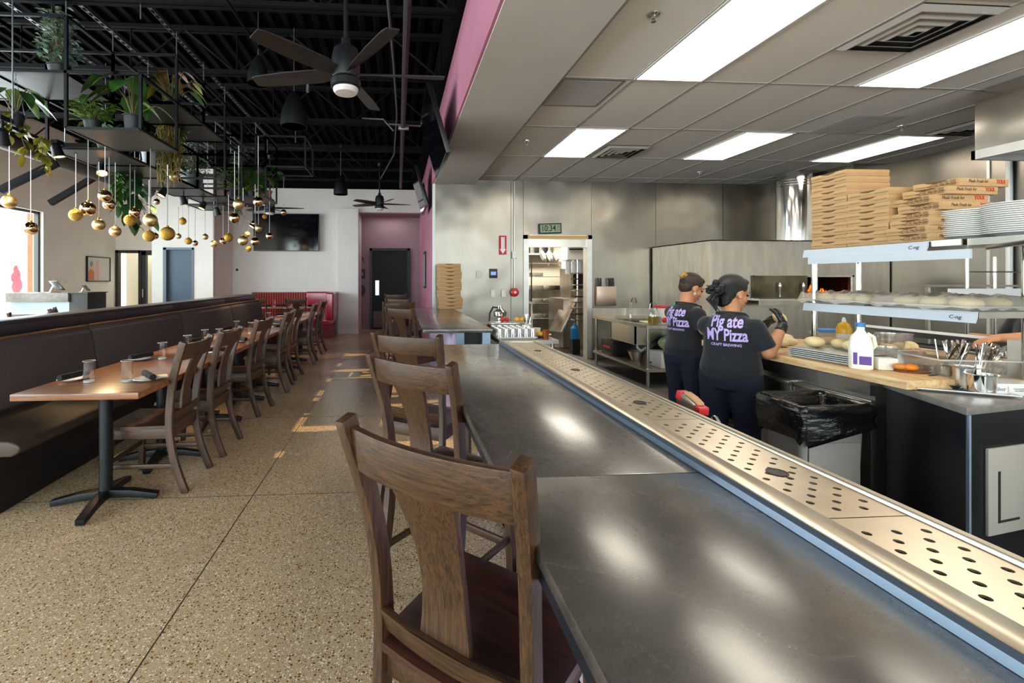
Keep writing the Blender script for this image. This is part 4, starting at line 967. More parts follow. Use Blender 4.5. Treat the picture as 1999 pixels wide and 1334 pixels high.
# pizza boxes
def pbox(w,d,h,name='pizza_box'):
    """box with its tab front towards local -X, w along Y, d along X"""
    t=bpy.data.objects.new(name,None); COL.objects.link(t); t.empty_display_size=.05
    hx,hy=d/2,w/2
    MB().bx(-hx,hx,-hy,hy,0,h*.96).build('carton',M['card'],t,bev=.0025)
    MB().bx(-hx-.0012,hx+.0015,-hy-.0012,hy+.0012,h*.45,h).build('lid',M['cardy'],t,bev=.002)
    mb=MB(); mb.prism([(-.05,h*.98),(.05,h*.98),(.03,h*.8),(.014,h*.76),(0,h*.7),(-.014,h*.76),(-.03,h*.8)],-hx-.0024,-hx-.001,'x'); mb.bx(-hx-.0022,-hx-.001,-hy+.01,-hy+.08,h*.42,h*.47); mb.bx(-hx-.0022,-hx-.001,hy-.08,hy-.01,h*.42,h*.47)
    mb.build('tab_slot',M['cardd'],t,smooth=False)
    return t
def setbox(t,loc,rz,lab,grp): t.location=loc; t.rotation_euler=(0,0,rz); t['label']=lab; t['category']='pizza box'; t['group']=grp; return t
bx0=pbox(.24,.28,.0393); used=[0]
def box(loc,rz,lab,grp,proto=None):
    if not used[0]: used[0]=1; return setbox(bx0,loc,rz,lab,grp)
    return setbox(dup(bx0,loc,rz,lab),loc,rz,lab,grp)
SHZ=1.597
for i in range(12): box((2.88+rnd.uniform(-.003,.003),2.755+rnd.uniform(-.002,.002),SHZ+i*.0396),R(rnd.uniform(-.6,.6)),'plain pizza box in the tallest stack on the shelf, %s'%frm(11-i,12),'pizza boxes in the tallest stack')
for i in range(8): box((2.875+rnd.uniform(-.004,.004),2.508+rnd.uniform(-.002,.002),SHZ+i*.0396),R(rnd.uniform(-.8,.8)),'plain pizza box in the middle stack on the shelf, %s'%frm(7-i,8),'pizza boxes in the middle stack')
# printed boxes: the text faces the room end (local -Y)
bp=pbox(.2,.3,.0392)
for w,c,x,sz in (('Made Fresh for','ink',-.04,.023),('YOU!','inkr',.1,.026)):
    text('lettering',w,sz,M[c],bp,(x,-.1018,.024),(PI/2,0,0),depth=.0004,shear=.2 if c=='ink' else 0,sx=.85,bold=.0012 if c=='inkr' else 0)
mb=MB()
for r_ in range(5):
    y=-.085
    while y<.02: 
        l=rnd.uniform(.01,.03); mb.bx(-.1535,-.1522,y,y+l,.008+r_*.006,.0105+r_*.006); y+=l+.006
mb.build('printed_lines',M['cardd'],bp,smooth=False)
offs=[(0,0,0),(-.01,.005,1),(.01,-.004,-1),(0,-.01,2),(.04,.01,-1),(.06,-.01,2.5),(.05,.01,-2),(.09,-.015,3),(.17,-.02,4)]
for i in range(8):
    dx,dy,a=offs[i if i<3 else i+1]; loc=(2.865+dx*.7,2.275+dy,SHZ+i*.0396); lab='printed pizza box in the leaning stack beside the plates, %s'%frm(7-i,8)
    setbox(bp,loc,R(a),lab,'printed pizza boxes') if i==0 else setbox(dup(bp,loc,R(a),lab),loc,R(a),lab,'printed pizza boxes')
for i in range(12):
    q=aY(866,600,7.6); loc=(.86+rnd.uniform(-.012,.012)+(.0 if i>2 else .02),7.62,.911+i*.0615 ); t=dup(bx0,loc,R(90+rnd.uniform(-2,2)),'plain pizza box stacked on the far counter, %s'%frm(11-i,12)); setbox(t,loc,t.rotation_euler.z,t['label'],'pizza boxes on the far counter'); t.scale=(1.34,1.55,1.53)
# ---------- ceiling fittings ----------
lt=None; k=0
LBL={(0,1):'near left ceiling light panel above the bar',(1,1):'near right ceiling light panel beside the large vent',(0,2):'far left ceiling light panel before the doorway',(1,2):'far middle ceiling light panel left of the oven flue',(2,2):'far right ceiling light panel right of the oven flue',(2,1):'ceiling light panel hidden by the hood'}
for j,y in enumerate((.75,3.21,5.7)):
    for i,x in enumerate((2.325,4.35,6.28)):
        lab=LBL.get((i,j),'ceiling light panel out of view behind the viewer')
        if lt is None:
            lt=thing('ceiling_light',lab,'ceiling light',(x,y,ZC-.012),0,'recessed ceiling light panels')
            mb=MB()
            for a in ((-.305,-.285,-.61,.61),(.285,.305,-.61,.61),(-.305,.305,-.61,-.59),(-.305,.305,.59,.61)): mb.bx(*a,-.002,.01)
            mb.build('frame',M['trimw'],lt,smooth=False)
            B(-.286,.286,-.592,.592,0,.006).build('diffuser',M['panel'],lt,smooth=False)
        else: dup(lt,(x,y,ZC-.012),0,lab,'recessed ceiling light panels')
def vent(x,y,w,h,lab,depth=4):
    t=thing('ceiling_vent',lab,'vent',(x,y,ZC-.004),0,'louvred ceiling vents')
    B(-w/2,w/2,-h/2,h/2,-.004,.003).build('backing',M['blkp'],t,smooth=False)
    for q in range(depth):
        f=1-q*.25; mb=MB(); a,b=w/2*f,h/2*f; i=.78; z0=-.006-.016*0; 
        ring=lambda s,z:[Vector((a*s*sx,b*s*sy,z)) for sx,sy in ((-1,-1),(1,-1),(1,1),(-1,1))]
        mb.loft([ring(1,-.006),ring(1-.16/f*.8,-.03),ring(1-.2/f*.8,-.03),ring(.99,-.004)],cap=False,close=True)
        mb.build('louvre',M['tbar'],t,smooth=False)
    return t
vent(3.55,2.93,.6,.58,'large louvred ceiling vent between the two near light panels'); vent(2.98,6.0,.56,.56,'small louvred ceiling vent right of the far left light panel'); vent(6.5,4.75,.58,.56,'louvred ceiling vent left of the hood')
def grille(x,y,w,h,lab,m):
    t=thing('return_grille',lab,'vent',(x,y,ZC-.006),0,'flat ceiling return grilles'); B(-w/2,w/2,-h/2,h/2,-.002,.004).build('plate',m,t,smooth=False)
    mb=MB()
    for i in range(30): mb.bx(-w/2+.02,w/2-.02,-h/2+.02+i*(h-.04)/30,-h/2+.02+(i+.45)*(h-.04)/30,-.005,-.002)
    mb.build('slats',M['tbar'],t,smooth=False)
grille(1.69,4.15,.55,.6,'grey perforated return grille beside the beam',M['steeld']); grille(5.05,4.78,.56,.6,'pale flat return grille above the pizza boxes',M['alu'])
for i,(x,y,l) in enumerate(((1276,33,'sprinkler head nearest, left of the big light panel'),(1028,281,'sprinkler head by the beam left of the far left light'),(1760,252,'sprinkler head right of the pale grille'),(1366,342,'sprinkler head over the kitchen back wall'))):
    p=aZ(x,y-6,ZC); t=thing('ceiling_sprinkler',l,'sprinkler',p,0,'ceiling sprinkler heads')
    MB().lathe([(0,0),(.04,0),(.038,-.008),(.012,-.012),(.01,-.035),(0,-.035)],n=18).build('escutcheon',M['chrome'],t); MB().lathe([(0,-.05),(.016,-.05),(.016,-.053),(0,-.053)],n=12).build('deflector',M['chrome'],t)
    MB().tube([(-.009,0,-.033),(-.011,0,-.043),(0,0,-.051),(.011,0,-.043),(.009,0,-.033)],.002,5).build('yoke',M['chrome'],t)
hd=thing('range_hood','steel extraction hood under the ceiling at the right','hood')
MB().bx(5.26,7.28,2.9,3.86,2.55,ZC-.01).build('body',M['steel2'],hd,bev=.004); mb=MB(); mb.bx(5.25,7.28,2.87,2.9,2.49,2.57); mb.bx(5.25,5.28,2.87,3.88,2.49,2.57); mb.bx(5.25,7.28,3.85,3.88,2.49,2.57); mb.build('lower_lip',M['alu'],hd,smooth=False)
# ---------- kitchen back wall fittings ----------
W=KB-.012
cl=thing('digital_clock','digital wall clock reading 10:34 above the doorway','clock',(2.668,W-.02,2.283),0); cl.rotation_euler=(0,R(-2),0)
MB().bx(-.2,.2,-.015,.02,-.09,.09).build('case',M['blk'],cl,bev=.006); B(-.18,.18,-.017,-.0152,-.07,.07).build('display',M['lcd'],cl,smooth=False)
text('digits','10:34',.15,M['ltxt'],cl,(-.035,-.018,0),(PI/2,0,0),sx=.8,bold=.002); text('small_digits','72',.05,M['ltxt'],cl,(.145,-.018,.025),(PI/2,0,0)); text('small_digits','7 3',.04,M['ltxt'],cl,(.145,-.018,-.03),(PI/2,0,0))
sg_=thing('extinguisher_sign','red sign with a white down arrow on the steel wall','sign',(1.835,W-.004,1.99)); B(-.065,.065,-.003,.003,-.165,.165).build('board',M['signr'],sg_,smooth=False)
MB().prism([(-.03,.14),(.03,.14),(.03,-.07),(.055,-.07),(0,-.15),(-.055,-.07),(-.03,-.07)],-.005,-.0035,'y').build('arrow',M['signw'],sg_,smooth=False)
tx=textmesh('FIRE EXTINGUISHER',.024,.0004); tx.transform(Matrix.Translation((0,-.0056,.035))@Matrix.Rotation(PI/2,4,'X')@Matrix.Rotation(-PI/2,4,'Z')); link('lettering',tx,M['signr'],sg_,False)
MB().tube([(2.037,W-.012,3.1),(2.037,W-.012,1.24)],.011).build('wall_conduit',M['alu']); tag(bpy.data.objects['wall_conduit.001'] if 'wall_conduit.001' in bpy.data.objects else bpy.data.objects['wall_conduit'],'thin vertical conduit running down beside the doorway','conduit')
fa=thing('fire_bell','round red fire bell below the conduit','bell',(2.037,W,1.17)); MB().lathe([(0,.0),(.055,0),(.055,.02),(.075,.025),(.072,.05),(.04,.07),(0,.073)],n=28).xf(Matrix.Rotation(PI/2,4,'X')).build('gong',M['reds'],fa); MB().cyl((0,-.07,0),(0,-.08,0),.022,n=16).build('white_mark',M['signw'],fa)
MB().bx(-.04,.04,-.045,0,-.06,.06).build('strobe_box',M['whitep'],bev=.004).location=(2.037,W,1.82); tag(bpy.data.objects['strobe_box'],'small white device on the conduit right of the red sign','detector')
def wp(x,y,w,h,lab,cat,m,name):
    p=aY(x,y,W); o=MB().bx(-w/2,w/2,-.012,.0,-h/2,h/2).build(name,m,bev=.002); o.location=(p.x,W,p.z); return tag(o,lab,cat)
wp(935,536,.09,.12,'blank white wall plate on the steel wall','wall plate',M['whitep'],'wall_plate')
o=wp(963,534,.14,.16,'black touch thermostat with lit blue screen','thermostat',M['blkp'],'touch_thermostat'); B(-.045,.045,-.014,-.0121,-.03,.03).build('screen',M['screen'],o,smooth=False)
for x,l in ((962,'left'),(983,'right')):
    o=wp(x,573,.08,.125,'%s white light switch beside the fire bell'%l,'switch',M['whitep'],'light_switch'); B(-.018,.018,-.016,-.012,-.035,.035).build('rocker',M['trimw'],o,smooth=False)
kr=thing('knife_rack','steel wall rack holding black handled knives','knife rack',(3.66,W,1.1))
MB().bx(-.175,.175,-.07,-.01,-.17,.17).build('housing',mat('brushed_knife_rack','b39c8e',.35,1),kr,bev=.003); 
kp=None
for i,x in enumerate((-.14,-.115,-.09,.06,.085,.11,.14)):
    lab='black handled kitchen knife in the wall rack, %s from the left'%nth(i); h=.12+.03*((i*7)%3)
    loc=(3.66+x,W-.04,1.27)
    if kp is None:
        kp=thing('kitchen_knife',lab,'knife',loc,0,'knives in the wall rack'); MB().bar([(0,0,-.005),(.002,0,.06),(-.004,0,.15)],[.016,.02,.024],[.014,.016,.014],(0,1,0)).build('handle',M['blkp'],kp,bev=.003); B(-.008,.008,-.001,.001,-.12,0).build('blade',M['steel2'],kp,smooth=False)
    else: kp2=dup(kp,loc,0,lab,'knives in the wall rack'); kp2.rotation_euler=(0,R(((i*5)%7-3)*3.5),0)
# ---------- sink table ----------
ST=.8; sx0,sx1,sy0,sy1=3.2,4.25,5.72,7.35
t=thing('sink_table','steel sink table with a lower shelf against the kitchen wall','sink table')
mb=MB(); mb.bx(sx0,sx1,sy0,6.15,ST-.04,ST); mb.bx(sx0,3.28,6.15,sy1,ST-.04,ST); mb.bx(3.85,sx1,6.15,sy1,ST-.04,ST); mb.bx(3.28,3.85,6.85,sy1,ST-.04,ST); mb.build('worktop',M['steel'],t,smooth=False)
mb=MB(); mb.bx(3.27,3.86,6.14,6.16,ST-.3,ST-.01); mb.bx(3.27,3.86,6.84,6.86,ST-.3,ST-.01); mb.bx(3.27,3.29,6.14,6.86,ST-.3,ST-.01); mb.bx(3.84,3.86,6.14,6.86,ST-.3,ST-.01); mb.bx(3.27,3.86,6.14,6.86,ST-.31,ST-.3); mb.build('sink_bowl',M['steel2'],t,smooth=False)
B(sx0,sx1,sy0,sy1,.2,.235).build('lower_shelf',M['steel'],t,smooth=False)
for x in (sx0+.04,sx1-.04):
    for y in (sy0+.04,sy1-.04): MB().cyl((x,y,0),(x,y,ST-.04),.021).build('leg',M['steel2'],t)
B(sx0,sx1,sy1,sy1+.02,ST-.04,ST+.12).build('backsplash',M['steel'],t,smooth=False)
MB().tube([(3.5,6.5,ST-.31),(3.5,6.5,ST-.4),(3.53,6.45,ST-.44),(3.6,6.45,ST-.4),(3.7,6.6,ST-.36),(3.9,7.2,ST-.36)],.022).build('drain_pipe',M['whitep'],t)
MB().tube([(3.8,7.28,ST),(3.8,7.28,ST+.22),(3.79,7.2,ST+.3),(3.77,7.08,ST+.3),(3.76,7.02,ST+.23)],.012).build('faucet',M['chrome'],t)
def at(o,p,lab,cat,grp=None): o.location=p; return tag(o,lab,cat,grp)
at(MB().bx(-.13,.17,-.2,.2,0,.015).build('cutting_board',mat('pale_yellow_board','ddd0a4',.6),bev=.004),(3.52,6.05,ST+.001),'pale yellow cutting board at the left of the sink table','cutting board')
j=thing('oil_jar','glass jar of yellow-green oil with wire handle on the sink table','jar',(3.36,5.84,ST+.001))
MB().lathe([(0,0),(.065,0),(.07,.01),(.07,.17),(.055,.2),(.05,.22),(.047,.22),(.052,.195),(.066,.168),(.066,.012),(0,.008)],n=28).build('glass_body',M['tglass'],j); MB().lathe([(0,.012),(.064,.012),(.064,.11),(0,.11)],n=28).build('oil',M['oil'],j)
MB().tube([(-.05,0,.2),(-.045,0,.27),(-.01,0,.3),(.03,0,.28),(.05,0,.2)],.003,6).build('wire_handle',M['chrome'],j)
c=thing('food_container','clear tub with red lid and tomatoes on the sink table','container',(3.53,5.9,ST+.001)); MB().loft([[Vector((a*s,b*s,z)) for a,b in ((-.08,-.08),(.08,-.08),(.08,.08),(-.08,.08))] for s,z in ((.85,0),(1,.22))]).build('tub',mat('cloudy_tub','d9cfc6',.4,alpha=1,var=.05),c,bev=.008); MB().bx(-.09,.09,-.09,.09,.215,.245).build('lid',M['reds'],c,bev=.008)
mb=MB(); mb.sph((-.03,-.078,.06),(.035,.012,.035)); mb.sph((.03,-.079,.05),(.033,.012,.033)); mb.build('tomatoes',M['ketch'],c)
at(MB().lathe([(0,0),(.06,.0),(.12,.06),(.14,.135),(.146,.137),(.142,.141),(.133,.136),(.11,.06),(.05,.008),(0,.008)],n=32).build('mixing_bowl',M['chrome']),(3.77,5.93,ST+.001),'shiny steel mixing bowl behind the left cook','bowl')
bt=thing('squeeze_bottle','bottle with bright green cap behind the left cook','bottle',(4.0,6.4,ST+.001)); MB().lathe([(0,0),(.04,0),(.04,.16),(.015,.2),(0,.2)],n=18).build('body',mat('pale_bottle','a9b7a0',.4),bt); MB().lathe([(0,.2),(.022,.2),(.018,.27),(0,.27)],n=14).build('cap',mat('green_cap','1f9a58',.4),bt)
at(MB().lathe([(0,0),(.05,0),(.055,.02),(.05,.035),(0,.035)],n=20).build('lid_stack',M['whitep']),(3.57,5.76,ST+.001),'small white lid at the front edge of the sink table','lid')
# below the sink table
at(MB().bx(-.2,.2,-.2,.2,0,.22).build('toolbox',M['blkp'],bev=.01),(3.45,6.95,.236),'black case on the shelf below the sink','case'); o=bpy.data.objects['toolbox']; B(-.21,-.2,-.12,.12,.1,.13).build('red_band',M['reds'],o,smooth=False)
at(MB().lathe([(0,0),(.09,0),(.14,.13),(.135,.13),(.085,.01),(0,.01)],n=24).build('colander',M['steeld']),(3.45,6.4,.236),'ridged steel colander on the lower shelf','colander')
fp=thing('frying_pan','black frying pan leaning on the lower shelf','pan',(3.62,6.12,.24)); MB().lathe([(0,0),(.14,0),(.17,.05),(.166,.05),(.138,.006),(0,.006)],n=28).xf(Matrix.Translation((0,0,.15))@Euler((R(-65),R(20),0)).to_matrix().to_4x4()).build('body',M['blk'],fp); MB().bar([(-.1,-.05,.05),(-.28,-.16,.03)],.03,.015).build('handle',M['cwx'],fp,bev=.004)
at(MB().bx(-.2,.2,-.17,.17,0,.2).build('carton',mat('white_carton','cfc9c4',.7),bev=.004),(3.62,5.93,.237),'white printed carton on the lower shelf','carton'); o=bpy.data.objects['carton']
mb=MB()
for i in range(4): mb.bx(-.14+i*.075,-.115+i*.075,-.1715,-.17,.14,.16)
mb.bx(.02,.15,-.1715,-.17,.06,.085); mb.build('print',M['blkp'],o,smooth=False)
at(MB().sph((0,0,.1),(.16,.13,.1),16,10).build('produce_bag',mat('green_bag','8b9a72',.6,var=.4,vscale=25,bump=.5)),(3.85,6.1,.436+.0),'bag of greens on top of the white carton','bag'); bpy.data.objects['produce_bag'].location=(3.66,5.95,.437)
at(MB().sph((0,0,0),(.14,.14,.14),14,9).build('wire_skimmer',M['steeld']),(3.95,5.9,.6),'dark round skimmer hanging at the end of the sink table','skimmer')
wb=MB().loft([[Vector((a*s,b*s,z)) for a,b in ((-.17,-.2),(.17,-.2),(.17,.2),(-.17,.2))] for s,z in ((.88,0),(1,.72))]).build('ingredient_bin',mat('cream_bin','c6bdb2',.5),bev=.01); at(wb,(4.0,5.35,0),'pale ingredient bin behind the left cook','bin')
# ---------- oven ----------
ov=thing('pizza_oven','large steel clad pizza oven with open mouth and glowing fire','oven'); OX0,OX1,OY=4.51,7.28,6.35; mx0,mx1,mz0,mz1=5.19,6.66,1.125,1.43
mb=holes(OX0,OX1,OY,OY+.04,0,1.966,[(mx0,mx1,mz0,mz1)],'x'); mb.bx(OX0,OX0+.04,OY+.04,KB-.05,0,1.97); mb.bx(OX0,OX1,OY,KB-.05,1.95,1.968); mb.build('cladding',M['steel'],ov,smooth=False)
mb=MB(); mb.bx(mx0-.05,mx1+.5,OY+.04,OY+1.1,mz0-.04,mz0); mb.bx(mx0-.05,mx1+.5,OY+.04,OY+1.1,mz1,mz1+.04); mb.bx(mx0-.05,mx0,OY+.04,OY+1.1,mz0,mz1); mb.bx(mx1+.45,mx1+.5,OY+.04,OY+1.1,mz0,mz1); mb.bx(mx0,mx1+.5,OY+1.1,OY+1.13,mz0,mz1); mb.build('chamber',M['oven'],ov,smooth=False)
B(mx0-.06,mx0+.77,OY-.03,OY-.005,mz0+.0,mz1+.02).build('sliding_door',M['soot'],ov,smooth=False)
for x in (5.5,5.86): MB().lathe([(.012,0),(.012,.1),(.02,.13),(.022,.17),(.014,.2),(0,.2)],c=(x,OY-.07,mz0+.02),n=12).build('handle',M['chrome'],ov)
B(mx0-.12,mx1+.3,OY-.22,OY,mz0-.03,mz0-.005).build('ledge',M['steel2'],ov,smooth=False); B(mx0-.1,mx1+.3,OY-.2,OY-.18,mz0-.1,mz0-.03).build('ledge_skirt',M['steel'],ov,smooth=False)
mb=MB()
for x in (mx0-.05,mx1+.02): mb.bx(x,x+.03,OY-.012,OY,mz0-.02,mz1+.03)
mb.bx(mx0-.05,mx1+.05,OY-.012,OY,mz1+.0,mz1+.025); mb.build('mouth_trim',M['steel2'],ov,smooth=False)
mb=MB(); rf=random.Random(5)
for i in range(26):
    x=rf.uniform(6.25,6.85); y=OY+rf.uniform(.4,.7); h=rf.uniform(.1,.24)*(1-abs(x-6.5)/.5); mb.lathe([(.02,0),(.034,h*.25),(.02,h*.6),(0,h)],c=(x,y,mz0+.03),n=8)
mb.build('flames',M['fire'],ov)
mb=MB()
for i in range(9): x=6.2+i*.07; mb.cyl((x,OY+.3,mz0+.05),(x+.08,OY+.8,mz0+.06),.025,n=8)
mb.build('embers',M['ember'],ov)
mb=MB()
for i in range(10): x=6.15+i*.06; mb.cyl((x,OY+.25,mz0),(x,OY+.25,mz0+.13),.005,n=6)
mb.cyl((6.13,OY+.25,mz0+.07),(6.72,OY+.25,mz0+.07),.005,n=6); mb.build('fire_grate',M['blk'],ov)
du=thing('flue_duct','round shiny steel flue rising from the oven to the ceiling','flue',(6.42,7.05,1.97)); mb=MB(); mb.cyl((0,0,0),(0,0,ZC-1.976),.245,n=40,cap=True); mb.build('pipe',M['chrome'],du)
for z in (.03,.06,.93,.97,1.01): 
    if z>.1: MB().lathe([(.244,-.012),(.252,-.006),(.252,.006),(.244,.012)],c=(0,0,z),n=40).build('seam_ring',M['steel2'],du)
MB().lathe([(.245,0),(.275,0),(.275,.025),(.245,.03)],n=40).build('base_flange',M['steel2'],du)
# ---------- prep counter ----------
PT=.91; pc=thing('prep_counter','steel prep counter with a butcher block top where the cooks work','prep counter')
px0,px1,py0,py1=2.45,3.3,2.06,3.56
B(px0,px1,py0,py1,PT-.045,PT).build('block_top',M['bwy'],pc,bev=.004)
B(px0+.06,px1-.02,py0+.2,py1-.05,.12,PT-.047).build('cabinet',M['steel'],pc,smooth=False)
B(px0+.03,px0+.06,py0+.2,py1-.06,PT-.125,PT-.055).build('fascia',M['steel2'],pc,smooth=False)
for a,b in ((2.26,2.72),(2.75,3.05)):
    o=B(px0+.035,px0+.06,a,b,.2,PT-.15).build('door',M['steeld'] if a<2.5 else M['steel'],pc,bev=.003); B(px0+.012,px0+.035,a+.0,b-.0,PT-.178,PT-.155).build('handle',M['plate'],o,bev=.003)
mb=MB()
for i in range(16): mb.bc((px0+.05,3.35,.2+i*.03),(.03,.5,.006),(0,R(35),0))
mb.build('louvre_vent',M['blk'],pc,smooth=False)
B(px0+.1,px1-.05,py0+.22,py1-.1,0,.12).build('plinth',M['blkp'],pc,smooth=False)
# second counter with the topping rail behind
t=thing('topping_counter','pale topping counter with a dark ingredient well behind the prep counter','counter')
B(3.34,4.1,1.7,3.6,0,.9).build('body',M['steel'],t,smooth=False); B(3.36,3.62,1.75,3.55,.9,.925).build('cutting_ledge',M['bwy'],t,bev=.004)
B(3.63,3.85,1.9,3.3,.9,.93).build('ingredient_well',M['blk'],t,smooth=False); MB().bar([(3.98,1.75,.98),(3.98,3.58,.98)],.3,.02,(.25,0,1)).build('white_lid',M['trimw'],t,smooth=False)
# ---------- black cabinet with grey top ----------
A_,B_,C_=[aZ(x,y,.862) for x,y in ((1713,741),(1887,797),(2060,779))]
t=thing('black_cabinet','black cabinet with grey counter top at the right end of the kitchen line','cabinet')
pl_=[(A_.x,A_.y),(B_.x,B_.y),(C_.x,C_.y),(3.32,C_.y+.05),(3.32,2.03),(A_.x+.25,2.03)]
if A_.y<2.03: pl_[-1]=(A_.x+.3,A_.y+.03)
cx=sum(p[0] for p in pl_)/len(pl_); cy=sum(p[1] for p in pl_)/len(pl_)
sh=lambda k:[(cx+(a-cx)*k,cy+(b-cy)*k) for a,b in pl_]
MB().prism(pl_,.83,.862).build('counter_top',M['slab'],t,bev=.003); MB().prism(sh(.95),0,.83).build('carcass',M['cab'],t,smooth=False)
q=sh(.955); d=Vector((q[1][0]-q[0][0],q[1][1]-q[0][1],0)).normalized()
MB().cyl((q[1][0],q[1][1],.0),(q[1][0],q[1][1],.83),.008,n=8).build('corner_strip',M['slate'],t)
e=Vector((q[2][0]-q[1][0],q[2][1]-q[1][1],0)).normalized(); n_=Vector((e.y,-e.x,0)); m=Matrix((e,n_,Vector((0,0,1)))).transposed().to_4x4(); m.translation=Vector((q[1][0],q[1][1],0))
hp_=MB().bx(.1,.36,.0,.012,.31,.68).xf(m).build('hatch_panel',M['bracket'],t,bev=.004)
mb=MB().bx(.16,.175,.012,.0135,.36,.58); mb.bx(.16,.3,.012,.0135,.36,.37); mb.xf(m).build('slot',M['dark'],hp_,smooth=False)
# ---------- overshelf ----------
t=thing('double_overshelf','two tier steel overshelf with white label rails above the prep counter','shelf')
S0,S1,SY0,SY1=2.72,3.08,2.05,2.9
for z in (SHZ-.032,1.215): B(S0,S1,SY0 if z>1.3 else 1.98,SY1,z,z+.03).build('shelf_board',M['steel2'],t,smooth=False)
for x,y in ((2.745,2.86),(3.055,2.86),(3.055,2.04)): MB().cyl((x,y,PT),(x,y,SHZ-.03),.017).build('post',M['chrome'],t)
for z,ya in ((SHZ-.005,2.18),(1.243,1.98)):
    MB().prism([(S0-.004,z-.0),(S0-.012,z-.005),(S0-.02,z-.05),(S0-.016,z-.052),(S0-.004,z-.02)],ya,SY1,'y').build('label_rail',mat('pale_label_rail','b4bac4',.4),t,smooth=False)
B(S0-.03,S0-.021,1.99,2.85,SHZ-.1,SHZ-.055).build('label_strip',mat('pale_strip','bcc1c9',.5),t,smooth=False)
for y,z in ((2.24,SHZ-.032),(2.06,1.216)):
    tx=textmesh('C-ng',.026,.0003,.2); tx.transform(Matrix.Translation((S0-.0195,y,z))@Matrix.Rotation(-PI/2,4,'Z')@Matrix.Rotation(PI/2,4,'X')); link('lettering',tx,M['blkp'],t,False)
B(2.70,2.72,2.52,2.6,SHZ-.085,SHZ-.072).build('maker_mark',M['blkp'],t,smooth=False)
t=thing('plate_shelf','steel shelf carrying the stacked dinner plates at the right','shelf')
B(2.74,3.25,1.25,2.04,SHZ-.035,SHZ-.002).build('shelf_board',M['steeld'],t,smooth=False)
for y in (1.3,1.98): MB().cyl((3.2,y,.9),(3.2,y,SHZ-.03),.015).build('post',M['chrome'],t)
MB().tube([(2.72,1.95,1.545),(2.74,1.8,1.565),(2.78,1.6,1.572),(2.8,1.3,1.57)],.012,10).build('steel_hose',M['chrome'],t)
dp=None
for st,(cx,cy,n) in enumerate(((2.93,1.95+.2,14),(2.98,1.86,15))):
    c=aX((1887,1992)[st],470,2.9); 
    for i in range(n):
        loc=(2.92,c.y,SHZ+.0+i*.0098); lab='white dinner plate in the %s stack on the plate shelf, %s'%(('left','right')[st],frm(n-1-i,n)); g='dinner plates in the %s stack'%(('left','right')[st])
        if dp is None:
            dp=MB().lathe([(0,.002),(.07,.0),(.075,.003),(.12,.016),(.133,.019),(.134,.0225),(.12,.021),(.075,.008),(0,.007)],n=36).build('dinner_plate',M['china'],ang=50); dp.location=loc; tag(dp,lab,'plate',g)
        else: o=dp.copy(); COL.objects.link(o); o.location=loc; tag(o,lab,'plate',g)
# dough trays on the lower shelf
SL=1.2455
def sheetpan(name,lab,loc,w,l,rz=0,grp=None,h=.022):
    t=thing(name,lab,'tray',loc,rz,grp); mb=MB(); ring=lambda s,z:[Vector((a*(w/2-s),b*(l/2-s),z)) for a,b in ((-1,-1),(1,-1),(1,1),(-1,1))]
    mb.loft([ring(.02,0),ring(.006,h-.004),ring(0,h-.004),ring(0,h),ring(.008,h),ring(.021,.002)]); mb.build('pan',M['alu'],t,smooth=False); return t
def doughball(loc,r,lab,grp,flat=.62):
    o=MB().sph((0,0,r*flat),(r,r,r*flat),20,12).build('dough_ball',M['dough'],ang=80); o.location=loc; return tag(o,lab,'dough',grp)
for i,(y,nn) in enumerate(((2.72,0),(2.24,1))):
    loc=(2.9,y,SL); t=sheetpan('dough_tray','tray of dough under plastic film on the lower shelf, %s one'%(('left','right')[i]),loc,.36,.42 if i==0 else .46,0,'dough trays on the lower shelf')
    for a in (-.07,.08):
        for b_ in (-.13,0,.13): doughball((2.9+a,y+b_,SL+.003),.06,'soft dough ball in the %s film covered tray, %s row'%(('left','right')[i],('front','back')[a>0]),'dough balls in the %s tray'%(('left','right')[i]),.5)
    mb=MB(); n=14; V=[]
    for u in range(n):
        for v in range(n):
            x=-.21+.42*u/(n-1); yy=-.25+.5*v/(n-1); e=max(abs(x)/.21,abs(yy)/.25); z=.07+.008*math.sin(u*2.1+v)+.006*math.sin(v*3.3)-(.06 if e>.93 else .012*(e>.8)); V.append(mb.V((x,yy,z)))
    for u in range(n-1):
        for v in range(n-1): mb.F((V[u*n+v],V[(u+1)*n+v],V[(u+1)*n+v+1],V[u*n+v+1]))
    mb.build('film_cover',M['film'],t,ang=80)
at(MB().lathe([(0,0),(.035,0),(.055,.045),(.052,.045),(.033,.004),(0,.004)],n=24).build('ramekin',M['china']),(3.04,2.87,SL),'small white bowl at the back of the lower shelf','bowl')
# counter goods
def C(x,y,z=PT): q=aZ(x,y,z); q.z=z+.0008; return q
c0_=C(1618,706); 
for i in range(5): sheetpan('sheet_pan','stacked sheet pan on the butcher block under the dough, %s'%frm(4-i,5),(c0_.x+.08,c0_.y+.03,PT+.001+i*.0115),.3,.36,R(6),'stacked sheet pans',.016)
for k,(x,y) in enumerate(((1590,676),(1643,679),(1667,684))): q=aZ(x,y,PT+.06); doughball((q.x,q.y,PT+.053),.055,'round dough ball on the stacked pans, %s from the left'%nth(k),'dough balls on the stacked pans')
for k,(x,y,r) in enumerate(((1520,672,.045),(1534,668,.05),(1541,676,.05),(1527,678,.04))): q=C(x,y); doughball(q,r,'raw dough lump on the block beside the gloved hands, %s from the left'%nth(k),'dough lumps near the gloved hands')
q=C(1680,720); t=thing('milk_jug','white plastic milk jug with blue cap and purple label','milk jug',q,R(-42)); t.scale=(.86,.86,.92)
mb=MB(); A=[]
